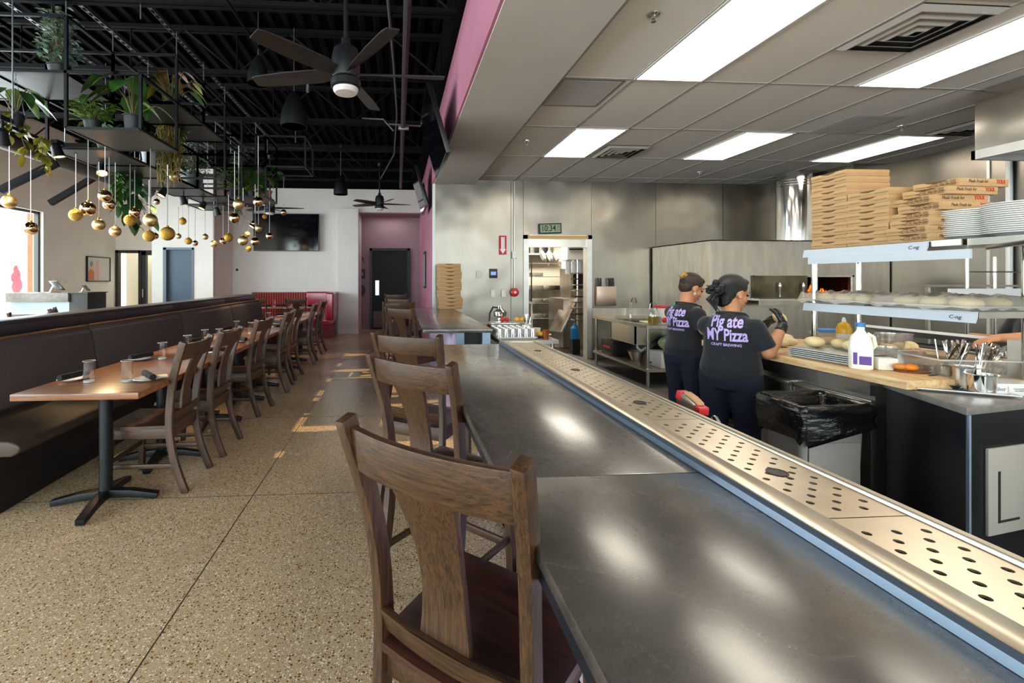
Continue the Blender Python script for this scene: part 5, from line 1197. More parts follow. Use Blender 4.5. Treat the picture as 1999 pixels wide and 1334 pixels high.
for z,s in ((0,.9),(.008,1),(.14,1),(.19,.8),(.215,.45),(.23,.32),(.25,.32)):
    A.append([Vector((math.copysign(abs(math.cos(a))**.45,math.cos(a))*.058*s,math.copysign(abs(math.sin(a))**.45,math.sin(a))*.058*s,z*1.0)) for a in [2*PI*j/24 for j in range(24)]])
mb.loft(A).build('jug_body',M['milk'],t,ang=50); MB().lathe([(0,.248),(.024,.248),(.024,.272),(0,.272)],n=20).build('cap',M['blue'],t)
MB().tube([(.05,0,.12),(.068,0,.14),(.06,0,.19),(.03,0,.21)],.011,8).build('handle',M['milk'],t)
B(-.045,.05,-.0605,-.0595,.02,.11).build('paper_label',M['whitep'],t,smooth=False); B(-.012,.045,-.0612,-.0606,.03,.08).build('purple_label',M['purple'],t,smooth=False); B(-.04,-.02,-.0612,-.0606,.03,.1).build('fine_print',M['purple'],t,smooth=False)
q=C(1655,680); q=C(1654,690); t=thing('sauce_bottle','white bottle of yellow sauce behind the milk jug','bottle',(q.x+.1,q.y+.12,PT+.001)); MB().lathe([(0,0),(.042,0),(.042,.11),(.044,.115),(0,.115)],n=22).build('label_sleeve',M['whitep'],t); MB().lathe([(.042,.112),(.042,.15),(.03,.18),(.012,.195),(0,.195)],n=22).build('sauce',M['yellow'],t); MB().lathe([(.013,.19),(.013,.205),(.006,.225),(0,.225)],n=12).build('nozzle',M['whitep'],t)
def deli(px,py,r,h,lab,m='clearp'):
    o=MB().lathe([(0,0),(r*.85,0),(r,h),(r+.004,h),(r+.003,h-.006),(r-.003,h-.006),(r*.85-.003,.003),(0,.003)],n=24).build('deli_container',M[m]); return at(o,C(px,py),lab,'container','plastic containers on the block')
deli(1700,690,.05,.12,'clear cup standing behind the milk jug'); deli(1738,690,.075,.13,'pale square-looking tub behind the dough balls'); deli(1766,676,.045,.09,'small clear cup on the far side of the block'); deli(1725,712,.06,.1,'clear tub of dough beside the milk jug')
for k,(x,y,r) in enumerate(((1712,690,.05),(1734,694,.05),(1757,690,.048),(1775,686,.045),(1745,700,.042))): doughball(C(x,y),r,'pale dough ball right of the milk jug, %s from the left'%nth(sorted((1712,1734,1757,1775,1745)).index(x)),'dough balls behind the rolls',.75)
o=at(MB().bx(-.045,.045,-.03,.03,0,.065).build('butter_pack',mat('cream_wrapper','e3dcd0',.5),bev=.008),C(1727,722),'cream wrapped pack in front of the bread','pack'); o.rotation_euler.z=R(-20)
pt=MB().lathe([(0,0),(.075,0),(.08,.01),(.076,.012),(0,.008)],n=30).build('wood_plate',M['twx']); at(pt,C(1775,725),'small dark board under the bread rolls','board')
for k,(x,y,r,mm,l) in enumerate(((1752,703,.042,'bun','glossy bread bun, upper left of the pile of rolls'),(1785,703,.046,'orange','large orange bun at the right of the pile of rolls'),(1757,719,.026,'bun','pinkish bread roll, front left of the pile'),(1779,721,.027,'orange','orange roll at the front of the pile'))):
    o=MB().sph((0,0,r*.62),(r*1.15,r,r*.65),20,12).build('bread_roll',M[mm],ang=80); q=aZ(x,y,PT+.02); up_=.03 if y<710 else .013; r=r; at(o,(q.x,q.y,PT+up_),l,'bread roll','bread rolls')
# bowls and small goods at the far end of the block
o=at(MB().lathe([(0,0),(.06,0),(.1,.09),(.096,.09),(.056,.004),(0,.004)],n=26).build('glass_bowl',M['clearp']),C(1612,672),'clear plastic bowl of utensils behind the sheet pans','bowl')
o=at(MB().bx(-.07,.07,-.05,.05,0,.02).build('blue_lid',M['blue'],bev=.004),Vector((o.location.x,o.location.y,PT+.095)),'blue lid resting on the clear bowl','lid')
# third counter: trays, cutlery tub, pans, glove box on the black cabinet
CT=.871
def D(x,y,z=.862): q=aZ(x,y,z); q.z=z+.0012; return q
q=D(1822,752); t=thing('food_tray','dark blue plastic cafeteria tray at the corner of the black cabinet','tray',q,R(-33)); MB().loft([[Vector((a*s,b*s,z)) for a,b in ((-.06,-.11),(.06,-.11),(.06,.11),(-.06,.11))] for s,z in ((.85,0),(1,.022),(.97,.022),(.83,.004))]).build('tray_body',mat('navy_plastic','27303e',.3),t,bev=.003); MB().tube([(-.04,-.04,.02),(-.02,-.02,.04),(.02,.02,.04),(.04,.04,.02)],.012,8).build('handle_bump',mat('navy_plastic2','2b3544',.3),t)
q=D(1905,755); ct=thing('cutlery_tub','clear plastic tub full of upright cutlery on the black cabinet','tub',(q.x+.06,q.y+.13,.8635),R(-12)); 
mb=MB(); ring=lambda a,b,z:[Vector((a*u,b*v,z)) for u,v in ((-1,-1),(1,-1),(1,1),(-1,1))]
mb.loft([ring(.17,.13,0),ring(.2,.16,.13),ring(.215,.175,.132),ring(.215,.175,.127),ring(.203,.163,.125),ring(.172,.132,.004)]); mb.build('tub_wall',M['clearp'],ct,smooth=False)
mb=MB(); mb.loft([ring(.2,.16,.128),ring(.216,.176,.128),ring(.216,.176,.134),ring(.2,.16,.134)],close=True); mb.build('tub_rim',M['clearr'],ct,smooth=False)
uk=None; rc=random.Random(9)
for i in range(34):
    loc=(ct.location.x+rc.uniform(-.02,.15),ct.location.y+rc.uniform(-.08,.1),.871)
    if uk is None:
        mb=MB(); mb.bar([(0,0,0),(0,0,.07),(.004,0,.12),(.006,0,.2)],[.02,.007,.01,.017],[.002,.003,.003,.003],(0,1,0)); uk=mb.build('table_knife',M['chrome']); o=uk
    else: o=uk.copy(); COL.objects.link(o)
    o.location=loc; o.rotation_euler=(R(rc.uniform(-16,16)),R(rc.uniform(5,24)),rc.uniform(-.5,.5)); tag(o,'shiny steel utensil standing in the clear cutlery tub','cutlery','utensils in the cutlery tub')
for k,(x,y,r,h) in enumerate(((1817,735,.035,.07),(1846,742,.04,.085),(1880,752,.05,.1),(1912,760,.05,.08))):
    q=aZ(x,y+6,.867); o=MB().lathe([(0,0),(r*.9,0),(r,h),(r+.006,h),(r+.004,h-.004),(r-.003,h-.004),(r*.88,.003),(0,.003)],n=26).build('steel_cup',M['chrome' if k%2 else 'steel2']); at(o,(q.x-.01,q.y-.015,.8765),'steel pan in the row before the cutlery tub, %s from the left'%nth(k),'pan','steel pans before the cutlery')
q=D(1895,768); sheetpan('sheet_pan','shallow steel tray below the cutlery tub',(q.x-.0,q.y+.06,.8632),.34,.22,R(-32),None,.014)
q=D(1985,775); t=thing('glove_box','white glove carton printed silver at the right edge of the counter','carton',(q.x+.0,q.y+.06,.8632),R(-8)); MB().bx(-.09,.13,-.05,.07,0,.055).build('carton_body',M['whitep'],t,bev=.002)
text('lettering','Silver',.026,mat('grey_print2','6d6a78',.5),t,(-.05,-.0506,.03),(PI/2,0,0),depth=.0003,sx=.8); B(-.0185,-.0175,-.0507,-.05,.015,.045).build('divider_line',M['blkp'],t,smooth=False)
text('lettering','LIGHTWEIGHT\nALUMINUM',.009,mat('grey_print3','6d6a78',.5),t,(.035,-.0506,.027),(PI/2,0,0),depth=.0003)
MB().cyl((.1,-.0506,.012),(.1,-.05,.012),.006,n=14).build('round_mark',M['blkp'],t)
MB().bar([(-.09,.0,.055),(-.07,.02,.13)],.02,.002,(0,1,0)).build('open_flap',M['whitep'],t,smooth=False)
fc=thing('counter_faucet','curved chrome faucet behind the cutlery tub','faucet',(0,0,0)); q0=aD(1990,700,2.35); q1=aD(1958,690,2.45)
MB().tube([(q0.x,q0.y,.9),(q0.x,q0.y,q0.z+.02),q0+Vector((-.01,.01,.04)),(q0+q1)/2+Vector((0,0,.05)),q1+Vector((0,0,.02)),q1-Vector((0,0,.02))],.013,10).build('spout',M['chrome'],fc)
q=aD(1998,640,2.3); o=MB().bx(-.06,.1,-.05,.05,-.12,.1).build('paper_bag',mat('pale_paper_bag','cbbfae',.8,var=.1),bev=.004); at(o,(q.x+.04,q.y,1.02),'pale paper bag at the right edge above the faucet','bag'); bpy.data.objects['paper_bag'].location.z=.992
B(2.95,3.32,1.5,1.95,.2,.86).build('steel_stand',M['steel'],smooth=False); tag(bpy.data.objects['steel_stand'],'steel stand behind the black cabinet','stand')
# back right: wire shelf, wall shelf, conduit
t=thing('wire_shelf_unit','chrome wire shelf unit against the right kitchen wall','shelf unit'); q0=aD(1888,600,4.6); q1=aD(1942,600,4.6)
for q in (q0,q1,q0+Vector((1.1,-.25,0)),q1+Vector((1.1,-.25,0))): MB().cyl((q.x,q.y,0),(q.x,q.y,1.62),.014).build('post',M['chrome'],t)
d=(q1-q0); 
for z in (1.2,1.47):
    mb=MB()
    for f in (0,.33,.66,1): a=q0+d*f; mb.cyl((a.x,a.y,z),(a.x+1.1,a.y-.25,z),.006,n=6)
    for f in range(15): a=q0+Vector((1.1,-.25,0))*(f/14); mb.cyl((a.x,a.y,z),(a.x+d.x,a.y+d.y,z),.004,n=6)
    mb.build('wire_shelf',M['chrome'],t)
a=aD(1850,570,4.3); B(a.x,a.x+1.2,a.y-.02,a.y,a.z-.05,a.z+.03).build('label_rail',mat('white_rail','d8dadd',.4),t,smooth=False)
a=aD(1768,556,5.0); o=B(a.x,a.x+.9,a.y-.3,a.y,a.z-.02,a.z).build('wall_shelf',M['steeld'],smooth=False); tag(o,'dark steel shelf behind the overshelf at the right','shelf'); B(a.x+.2,a.x+.23,a.y-.05,a.y-.02,0,a.z-.02).build('support_leg',M['steel2'],o,smooth=False)
o=MB().tube([(7.26,5.0,3.1),(7.26,5.0,1.2)],.03,10).build('white_pipe',M['trimw']); tag(o,'white pipe down the right kitchen wall','pipe')
# bin
bn=thing('trash_bin','grey rectangular bin with a black liner before the prep counter','bin',(2.235,2.34,0)); w,l=.18,.13
rr=lambda w,l,z,r=.03,n=5:[Vector((sx*(w-r)+r*math.cos(a),sy*(l-r)+r*math.sin(a),z)) for sx,sy,a0 in ((1,1,0),(-1,1,PI/2),(-1,-1,PI),(1,-1,3*PI/2)) for a in [a0+PI/2*k/n for k in range(n+1)]]
MB().loft([rr(w*.86,l*.8,0),rr(w*.98,l*.97,.7),rr(w*1.03,l*1.05,.705),rr(w*1.03,l*1.05,.74),rr(w*.97,l*.95,.74),rr(w*.84,l*.76,.03)]).build('bin_body',M['bin'],bn,ang=50)
B(-.14,.14,-l*.985,-l*.93,.05,.56).build('raised_panel',M['bin'],bn,bev=.012)
mb=MB(); A=[]; rl=random.Random(2)
for z,o_ in ((.60,.010),(.64,.024),(.68,.018),(.72,.026),(.755,.02),(.76,.004),(.74,-.02),(.6,-.03),(.35,-.04)):
    ring=rr(w*1.03+o_,l*1.05+o_,z,.03,6); A.append([v+Vector((rl.uniform(-.006,.006),rl.uniform(-.006,.006),(rl.uniform(-.03,.03)+.05*v.x/.2 if z<.61 else rl.uniform(-.006,.006)))) for v in ring])
mb.loft(A,cap=False).build('bag_liner',M['bag'],bn,ang=80)
# ---------- service table by the gap ----------
t=thing('service_table','low steel service table beyond the end of the bar','table'); tx0,tx1,ty0,ty1=.98,1.9,4.36,5.3
B(tx0,1.56,ty0,ty1,.775,.81).build('top',M['steel2'],t,smooth=False)
for x,y in ((1.02,4.42),(1.52,4.42),(1.02,5.24),(1.52,5.24)): MB().cyl((x,y,0),(x,y,.775),.018).build('leg',M['steel2'],t)
B(1.0,1.54,4.4,5.28,.25,.27).build('lower_shelf',M['steel'],t,smooth=False)
sp=sheetpan('sheet_pan','sheet pan full of upturned glasses on the service table',(1.17,4.62,.811),.4,.42,0)
k=0; gm=MB().lathe([(.034,0),(.026,.1),(0,.1),(0,.094),(.022,.094),(.031,0)],n=18).build('small_glass',M['gpile']); tag(gm,'x','glass'); gfirst=True
for i in range(6):
    for j in range(5):
        o=gm if gfirst else gm.copy(); o.location=(1.005+i*.066,4.46+j*.08,.8135)
        if not gfirst: COL.objects.link(o)
        gfirst=False; tag(o,'small clear glass in the sheet pan on the service table','glass','glasses on the sheet pan')
o=at(MB().bx(-.17,.2,-.1,.1,0,.03).build('clear_tray',M['clearp'],bev=.008),(1.17,4.95,.93),'clear tray of garnish behind the glasses','tray'); o.location.z=.905
B(-.12,.12,-.08,.08,-.093,0).build('tray_stand',M['clearp'],o,smooth=False)
for k,(x,m,l) in enumerate(((1.14,'ketch','red tomato on the clear garnish tray'),(1.19,'ketch','second red tomato on the clear garnish tray, beside the lemons'),(1.3,'yellow','yellow lemon on the garnish tray, left one'),(1.35,'yellow','yellow lemon on the garnish tray, right one'))): at(MB().sph((0,0,.025),(.028,.026,.025),14,9).build('tomato' if m=='ketch' else 'lemon',M[m]),(x,4.93,.936),l,'fruit')
for k,(x,y,m,l) in enumerate(((.98,5.1,'clearp','clear cup left of the garnish tray'),(1.04,5.08,'bulbg','amber glass left of the garnish tray'),(1.46,4.45,'bulbg','amber glass at the front right of the service table'))):
    o=MB().lathe([(0,0),(.028,0),(.034,.09),(.031,.09),(.026,.005),(0,.005)],n=18).build('cup',M[m]); at(o,(x,y,.811),l,'glass')
ju=thing('juice_press','shiny metal press with a black lever behind the glasses','press',(1.17,5.18,.811)); MB().lathe([(0,0),(.08,0),(.08,.02),(.03,.04),(.03,.15),(.07,.17),(.075,.22),(.03,.25),(.02,.29),(0,.29)],n=24).build('body',M['chrome'],ju); MB().tube([(-.02,0,.26),(-.08,0,.27),(-.12,-.01,.2),(-.13,-.02,.1)],.01,8).build('lever',M['blkp'],ju)
pd=MB().lathe([(0,.004),(.06,.004),(.11,.02),(.115,.022),(.112,.018),(.06,0),(0,0)],n=32).build('dinner_plate',M['china']); q=aZ(1065,655,.81); at(pd,(1.47,4.66,.811),'white plate with food at the right of the service table','plate')
at(MB().lathe([(0,0),(.035,0),(.045,.07),(.047,.07),(0,.06)],n=22).build('paper_cup',mat('paper_cup','dccdb0',.7)),(1.45,4.72,.82),'paper cup on the food plate','cup')
at(MB().sph((0,0,.022),(.035,.03,.024),14,9).build('bread_piece',M['bun']),(1.5,4.65,.818),'bread piece on the food plate, right','bread'); at(MB().sph((0,0,.02),(.035,.03,.022),14,9).build('egg_food',M['yellow']),(1.45,4.62,.818),'yellow food on the plate, left','food')
tg=thing('cutlery_bundle','shiny utensils in a caddy beside the sheet pan','cutlery',(1.42,4.95,.811)); MB().bx(-.04,.04,-.05,.05,0,.1).build('caddy',M['steeld'],tg,bev=.004)
mb=MB()
for i in range(12): mb.bar([(rc.uniform(-.03,.03),rc.uniform(-.04,.04),.02),(rc.uniform(-.05,.07),rc.uniform(-.05,.05),.2)],.014,.003,(0,1,0))
mb.build('utensils',M['chrome'],tg)
# ---------- scullery seen through the doorway ----------
t=thing('wall_shelf','long wall shelf on brackets in the scullery','shelf'); B(1.7,3.9,10.75,11.17,1.98,2.01).build('shelf_board',M['trimw'],t,smooth=False)
for x in (2.5,3.1,3.7): MB().prism([(10.8,1.98),(11.17,1.98),(11.17,1.72)],x,x+.03,'x').build('bracket',M['steel2'],t,smooth=False)
for k in range(7): at(MB().lathe([(0,0),(.09,0),(.1,.05),(.1,.34),(.09,.36),(0,.36)],n=18).build('drink_glass_stack',M['blk' if k%2 else 'steeld']),(3.02+k*.11,10.95,2.012),'dark stacked cups on the scullery shelf, %s from the left'%nth(k),'cups','stacked cups on the scullery shelf')
t=thing('dish_rack','chrome rack shelving in the scullery','rack')
for x in (3.05,3.9):
    for y in (10.3,10.7): MB().cyl((x,y,0),(x,y,1.78),.015).build('post',M['blk'],t)
for z in (.5,.85,1.15,1.45,1.77):
    mb=MB()
    for f in range(9): mb.cyl((3.05,10.3+f*.05,z),(3.9,10.3+f*.05,z),.006,n=6)
    mb.build('wire_shelf',M['chrome'],t)
for k in range(4): at(MB().lathe([(0,0),(.1,.0),(.14,.05),(.13,.05),(0,.01)],n=22).xf(Matrix.Rotation(R(70),4,'Y')).build('white_bowl',M['china']),(3.35+k*.16,10.5,1.92),'white bowl on top of the scullery rack, %s from the left'%nth(k),'bowl','bowls on the rack')
for k in range(10): at(MB().bx(-.13,.13,-.12,.12,0,.09).build('stored_pan',M[('steeld','steel2','blk')[k%3]],bev=.01),(3.22+.3*(k%3)*.9,10.5,(.51,.86,1.16,1.46)[k//3]),'stored pan on the scullery rack, %s from the bottom left'%nth(k),'pan','pans on the scullery rack')
t=thing('scullery_table','steel table on legs in the scullery','table'); B(1.9,3.0,9.9,10.6,.86,.9).build('top',M['steel2'],t,smooth=False); B(1.92,2.98,9.92,10.58,.25,.27).build('lower_shelf',M['steel2'],t,smooth=False)
for x in (1.95,2.95):
    for y in (9.95,10.55): MB().cyl((x,y,0),(x,y,.86),.022).build('leg',M['trimw'],t)
at(MB().bx(-.25,.25,-.2,.2,0,.4).build('steel_box',M['steeld'],bev=.01),(2.55,10.3,.901),'dark steel box on the scullery table','box')
dm=thing('dish_machine','steel dish machine with a sloped open door in the scullery','dish machine'); B(3.35,4.3,9.1,10.0,0,1.0).build('body',M['steel'],dm,smooth=False); B(3.6,4.3,9.35,10.0,1.0,1.62).build('upper_cabinet',M['steeld'],dm,bev=.01)
MB().bar([(3.15,9.0,.35),(3.5,9.05,1.0)],.7,.05,(-1,0,.5)).build('sloped_door',M['steel2'],dm,bev=.01); MB().bx(3.65,3.9,9.335,9.35,1.2,1.56).build('panel',M['blk'],dm,smooth=False)
MB().bx(3.95,4.2,9.335,9.35,1.2,1.56).build('panel',M['blk'],dm,smooth=False)
B(3.62,4.4,9.6,9.95,1.63,2.5).build('steam_duct',M['trimw'],dm,smooth=False); mb=MB()
for i in range(7): mb.bx(3.66,4.0,9.585,9.6,2.02+i*.055,2.05+i*.055)
mb.build('louvre_vent',M['blk'],dm,smooth=False)
for k in range(3):
    at(MB().cyl((0,0,0),(0,0,.24),.05,n=18).build('paper_roll',M['trimw']),(3.28+k*.12,8.66,1.5),'white paper roll hung by the doorway, %s from the left'%nth(k),'paper roll','hanging paper rolls')
t=thing('pole_rack','tall narrow rack of stacked lids just inside the doorway','rack',(3.42,8.5,0)); MB().cyl((-.02,0,0),(-.02,0,1.76),.013).build('post',M['chrome'],t); MB().cyl((.2,.1,0),(.2,.1,1.76),.013).build('post',M['chrome'],t)
MB().bx(-.35,.25,.1,.14,1.74,1.77).build('top_bar',M['chrome'],t,smooth=False)
for k in range(9): MB().bx(-.1,.2,-.08,.12,.62+.11*k,.64+.11*k).build('tray_level',M[('steel2','blk','steeld')[k%3]],t,smooth=False)
j=thing('water_jug','blue water bottle low on the rack inside the doorway','bottle',(3.32,8.42,.28)); MB().lathe([(0,0),(.075,0),(.08,.03),(.08,.2),(.03,.26),(.03,.29),(0,.29)],n=22).build('body',M['bluebot'],j); B(-.07,.07,-.07,.07,-.28,-.0).build('stand',M['blkp'],j,smooth=False)
at(MB().lathe([(0,0),(.03,0),(.03,.12),(0,.12)],n=16).build('red_extinguisher',M['reds']),(2.35,10.95,1.5),'narrow red item on the scullery wall','extinguisher'); o=bpy.data.objects['red_extinguisher']; o.scale=(1,1,3.2); o.location=(2.42,11.12,1.4)
def hand(mb,w,d,n,sgn,curl=.5,r=.0085,sc=1.0):
    """w wrist, d pointing along the hand, n palm normal, sgn side of the thumb"""
    d=Vector(d).normalized(); n=Vector(n); n=(n-d*n.dot(d)).normalized(); s=d.cross(n)*sgn; w=Vector(w)
    q=Matrix((d,s,n)).transposed()
    mb.sph(w+d*.045*sc,(.05*sc,.04*sc,.017*sc),14,8,rot=q); mb.caps(w,w+d*.03*sc,.024*sc,.026*sc)
    for i,(off,L) in enumerate(((.028,.068),(.009,.078),(-.011,.072),(-.03,.056))):
        p=w+d*.083*sc+s*off*sc; a=.1; dd=d
        for k,f in enumerate((.45,.32,.23)):
            a=curl*(.5+.55*k)+.06*i*curl; dd=(d*math.cos(a)+n*math.sin(a)+s*off*1.2).normalized(); e=p+dd*L*f*sc; mb.caps(p,e,r*sc*(1.05-.1*k),r*sc*(.98-.12*k),8); p=e
    p=w+d*.025*sc+s*.03*sc
    for k,(L,v) in enumerate(((.04,d*.6+s*.8+n*.25),(.03,d*.85+s*.35+n*.5),(.025,d*.9+n*.6))):
        e=p+v.normalized()*L*sc; mb.caps(p,e,r*1.2*sc*(1.05-.12*k),r*1.15*sc*(.95-.1*k),8); p=e
def person(label,base,phi,hz,hyaw,hpitch,arms,legs,hair,gloves=False,apron=True,shirt_text=True,wide=1.0,back=0.0):
    bx_,by_=base; f=Vector((math.cos(phi),math.sin(phi),0)); l=Vector((-f.y,f.x,0)); O=Vector((bx_,by_,0))
    t=thing('person',label,'person',O); inv=Matrix.Translation(-O)
    L=lambda u,v,z: O+f*u+l*v+Vector((0,0,z))
    def ell(u,v,z,a,b,n=20,tilt=0): return [L(u+a*math.cos(2*PI*i/n),v+b*math.sin(2*PI*i/n),z+tilt*math.cos(2*PI*i/n)*a) for i in range(n)]
    def put(mb,name,m,vox,sm=3,parent=t,fac=.5):
        me=remesh(mb,vox,sm,fac); me.transform(inv); me.materials.clear(); return link(name,me,m,parent,True,ang=180)
    # head frame
    hc=L(.075,0,hz); hq=(Matrix.Rotation(phi+hyaw,3,'Z')@Matrix.Rotation(hpitch,3,'Y'))
    hp=lambda x,y,z: hc+hq@Vector((x,y,z))
    mb=MB()
    mb.sph(hp(-.012,0,.028),(.095,.076,.09),20,14,hq); mb.sph(hp(.03,0,-.03),(.06,.058,.085),18,12,hq); mb.sph(hp(.045,0,-.078),(.042,.04,.034),16,10,hq); mb.sph(hp(.072,0,-.098),(.02,.022,.018),12,8,hq)
    mb.caps(hp(.084,0,.005),hp(.107,0,-.036),.009,.012,10); mb.sph(hp(.1,.012,-.038),(.011,.008,.008),10,6,hq); mb.sph(hp(.1,-.012,-.038),(.011,.008,.008),10,6,hq)
    mb.sph(hp(.08,0,.02),(.014,.052,.014),14,8,hq)
    for s in (-1,1):
        mb.sph(hp(.055,s*.036,-.03),(.028,.024,.028),12,8,hq); mb.sph(hp(-.004,s*.074,-.012),(.022,.009,.032),12,8,hq); mb.sph(hp(-.002,s*.078,-.034),(.011,.008,.012),10,6,hq)
    mb.sph(hp(.09,0,-.062),(.014,.024,.007),12,8,hq); mb.sph(hp(.087,0,-.073),(.014,.021,.008),12,8,hq)
    sh=hz-.15
    mb.caps(L(.015,0,sh-.01),hp(-.01,0,-.06),.058,.054,14)
    mb.sph(L(.0,0,sh-.05),(.08,.13,.06),16,10,Matrix((f,l,Vector((0,0,1)))).transposed())
    tor=[(.72,.0,.12,.165),(.80,.0,.13,.17),(.9,.01,.105,.135),(1.0,.01,.105,.14),(1.08,.0,.105,.155),(sh-.03,.0,.085,.14)]
    mb.loft([ell(u,0,z,a,b*wide) for z,u,a,b in tor])
    for (s,(el,wr,hd,hn)) in zip((-1,1),arms):
        sp=L(0,s*.14*wide,sh-.075); el=Vector(el); wr=Vector(wr)
        mb.caps(sp,el,.05*wide,.042,14); mb.caps(el,el.lerp(wr,.4),.041,.04,14); mb.caps(el.lerp(wr,.4),wr,.04,.026,14)
        if not gloves: hand(mb,wr,hd,hn,-s)
    for s,(kn,an) in zip((-1,1),legs):
        hip=L(0,s*.085,.76); mb.caps(hip,L(*kn),.088,.06,14); mb.caps(L(*kn),L(*an),.058,.04,14); mb.caps(L(an[0]-.02,an[1],.05),L(an[0]+.13,an[1],.035),.04,.035,12)
    put(mb,'body',M['skin'],.0058,4)
    # eyes, brows, lips
    mb=MB()
    for s in (-1,1): mb.sph(hp(.083,s*.032,.0),(.008,.013,.007),10,6,hq)
    mb.xf(inv).build('eyes',M['eye'],t)
    mb=MB()
    for s in (-1,1): mb.tube([hp(.087,s*.015,.02),hp(.09,s*.034,.027),hp(.076,s*.054,.02)],[.003,.004,.002],6)
    mb.xf(inv).build('eyebrows',M['hairk'],t)
    mb=MB(); mb.sph(hp(.0975,0,-.0625),(.008,.021,.005),12,6,hq); mb.sph(hp(.094,0,-.0725),(.009,.018,.006),12,6,hq); mb.xf(inv).build('lips',M['lip'],t)
    # hair
    hm=M['hairb'] if hair=='bun' else M['hairk']
    mb=MB(); mb.sph(hp(-.022,0,.04),(.1,.083,.09),22,14,hq); mb.sph(hp(-.05,0,-.015),(.058,.068,.06),16,10,hq); mb.sph(hp(.035,0,.085),(.05,.055,.03),14,8,hq)
    if hair=='bun':
        put(mb,'hair',hm,.007,3); mb=MB(); rr_=random.Random(4)
        for i in range(12): mb.sph(hp(-.118+rr_.uniform(-.025,.022),rr_.uniform(-.03,.03),.06+rr_.uniform(-.028,.028)),.017,10,6)
        put(mb,'hair_bun',M['hairl'],.006,2)
        mb=MB(); mb.lathe([(.005,0),(.008,.003),(.005,.006)],c=(0,0,0),n=10)
        mb.bm.free(); mb=MB(); mb.sph(hp(-.002,-.088,-.048),.006,10,6); mb.tube([hp(-.002+.008*math.cos(a),-.088,-.06+.012*math.sin(a)) for a in [2*PI*i/12 for i in range(12)]],.0022,6,close=True); mb.xf(inv).build('earring',M['pearl'],t)
    else:
        rr_=random.Random(8)
        mb.sph(hp(-.09,.0,.02),(.05,.05,.05),14,8,hq); mb.sph(hp(-.06,0,-.06),(.045,.06,.06),14,8,hq)
        put(mb,'hair',hm,.007,2); mb=MB()
        for i in range(16): mb.sph(hp(-.135+rr_.uniform(-.035,.03),rr_.uniform(-.04,.04),-.0+rr_.uniform(-.035,.035)),.022,10,6)
        for i in range(9):
            a=hp(-.13,rr_.uniform(-.03,.03),-.02); b=hp(-.12+rr_.uniform(-.06,.02),rr_.uniform(-.04,.02),-.09); c=hp(-.1+rr_.uniform(-.05,.03),rr_.uniform(-.04,.03),-.14-rr_.uniform(0,.03)); mb.tube([a,b,c],[.014,.011,.003],7)
        for i in range(9):
            a=hp(-.14,rr_.uniform(-.03,.03),.0); b=hp(-.19+rr_.uniform(-.02,.02),rr_.uniform(-.05,.05),rr_.uniform(-.04,.03)); mb.tube([a,b],[.01,.002],6)
        put(mb,'hair_bun',hm,.006,1)
    # t-shirt
    mb=MB(); tor=[(.735,-.0,.155,.19),(.8,-.0,.158,.192),(.9,.012,.142,.172),(1.0,.012,.138,.17),(1.08,.0,.132,.175),(sh-.09,-.005,.122,.175),(sh-.05,-.005,.108,.15),(sh-.015,0,.088,.112),(sh+.012,.01,.068,.078)]
    mb.loft([ell(u-back,0,z,a*wide,b*wide) for z,u,a,b in tor])
    for s,(el,wr,hd,hn) in zip((-1,1),arms):
        sp=L(-.005,s*.14*wide,sh-.08); el=Vector(el); e2=sp.lerp(el,.86); mb.caps(sp,sp.lerp(el,.45),.07*wide,.066*wide,16); mb.cyl(sp.lerp(el,.4),e2,.067*wide,.064*wide,18)
    so=put(mb,'tshirt',M['shirt'],.009,4)
    mb=MB(); mb.tube([L(.012+.072*math.cos(a),.082*math.sin(a),sh+.003) for a in [2*PI*i/24 for i in range(24)]],.009,8,close=True); mb.xf(inv).build('neckline',M['apron'],so)
    if shirt_text:
        dg=bpy.context.evaluated_depsgraph_get(); bvh=BVHTree.FromObject(so,dg)
        for txt,size,zc,sx,name in (('Pig ate',.112,1.115,.62,'shirt_lettering'),('MY Pizza',.112,1.025,.58,'shirt_lettering'),('CRAFT BREWING',.024,.962,.95,'small_lettering')):
            me=textmesh(txt,size,0,0,sx,3,bold=.003 if size>.1 else .0005); bm=bmesh.new(); bm.from_mesh(me)
            bmesh.ops.triangulate(bm,faces=bm.faces[:])
            for _ in range(3):
                bmesh.ops.subdivide_edges(bm,edges=[e for e in bm.edges if e.calc_length()>.014],cuts=1); bmesh.ops.triangulate(bm,faces=bm.faces[:])
            bm.to_mesh(me); bm.free()
            for v in me.vertices:
                q=L(-.6,-v.co.x+shirt_text*1.0-1.0,zc+v.co.y)-O; h=bvh.ray_cast(q,f)
                v.co=(h[0]-f*.003) if h[0] is not None else (L(-.12,-v.co.x,zc+v.co.y)-O)
            link(name,me,M['lilac'],so,False)
    # trousers
    mb=MB(); mb.loft([ell(-.005,0,z,a*wide,b*wide) for z,a,b in ((.66,.12,.17),(.74,.145,.182),(.84,.135,.168),(.86,.13,.165))])
    for s,(kn,an) in zip((-1,1),legs):
        mb.caps(L(-.01,s*.088,.74),L(*kn),.108*wide,.08,16); mb.cyl(L(*kn),L(an[0],an[1],.07),.078,.066,18); mb.sph(L(*kn),.079,16,10)
    put(mb,'trousers',M['jeans'],.01,4)
    for s,(kn,an) in zip((-1,1),legs):
        mb=MB(); mb.caps(L(an[0]-.05,an[1],.045),L(an[0]+.13,an[1],.04),.045,.04,14); mb.bx(-.09,.17,-.04,.04,0,.03,Matrix.Translation(L(an[0],an[1],0))@Matrix.Rotation(phi,4,'Z')); put(mb,'shoe',M['shoe'],.007,2)
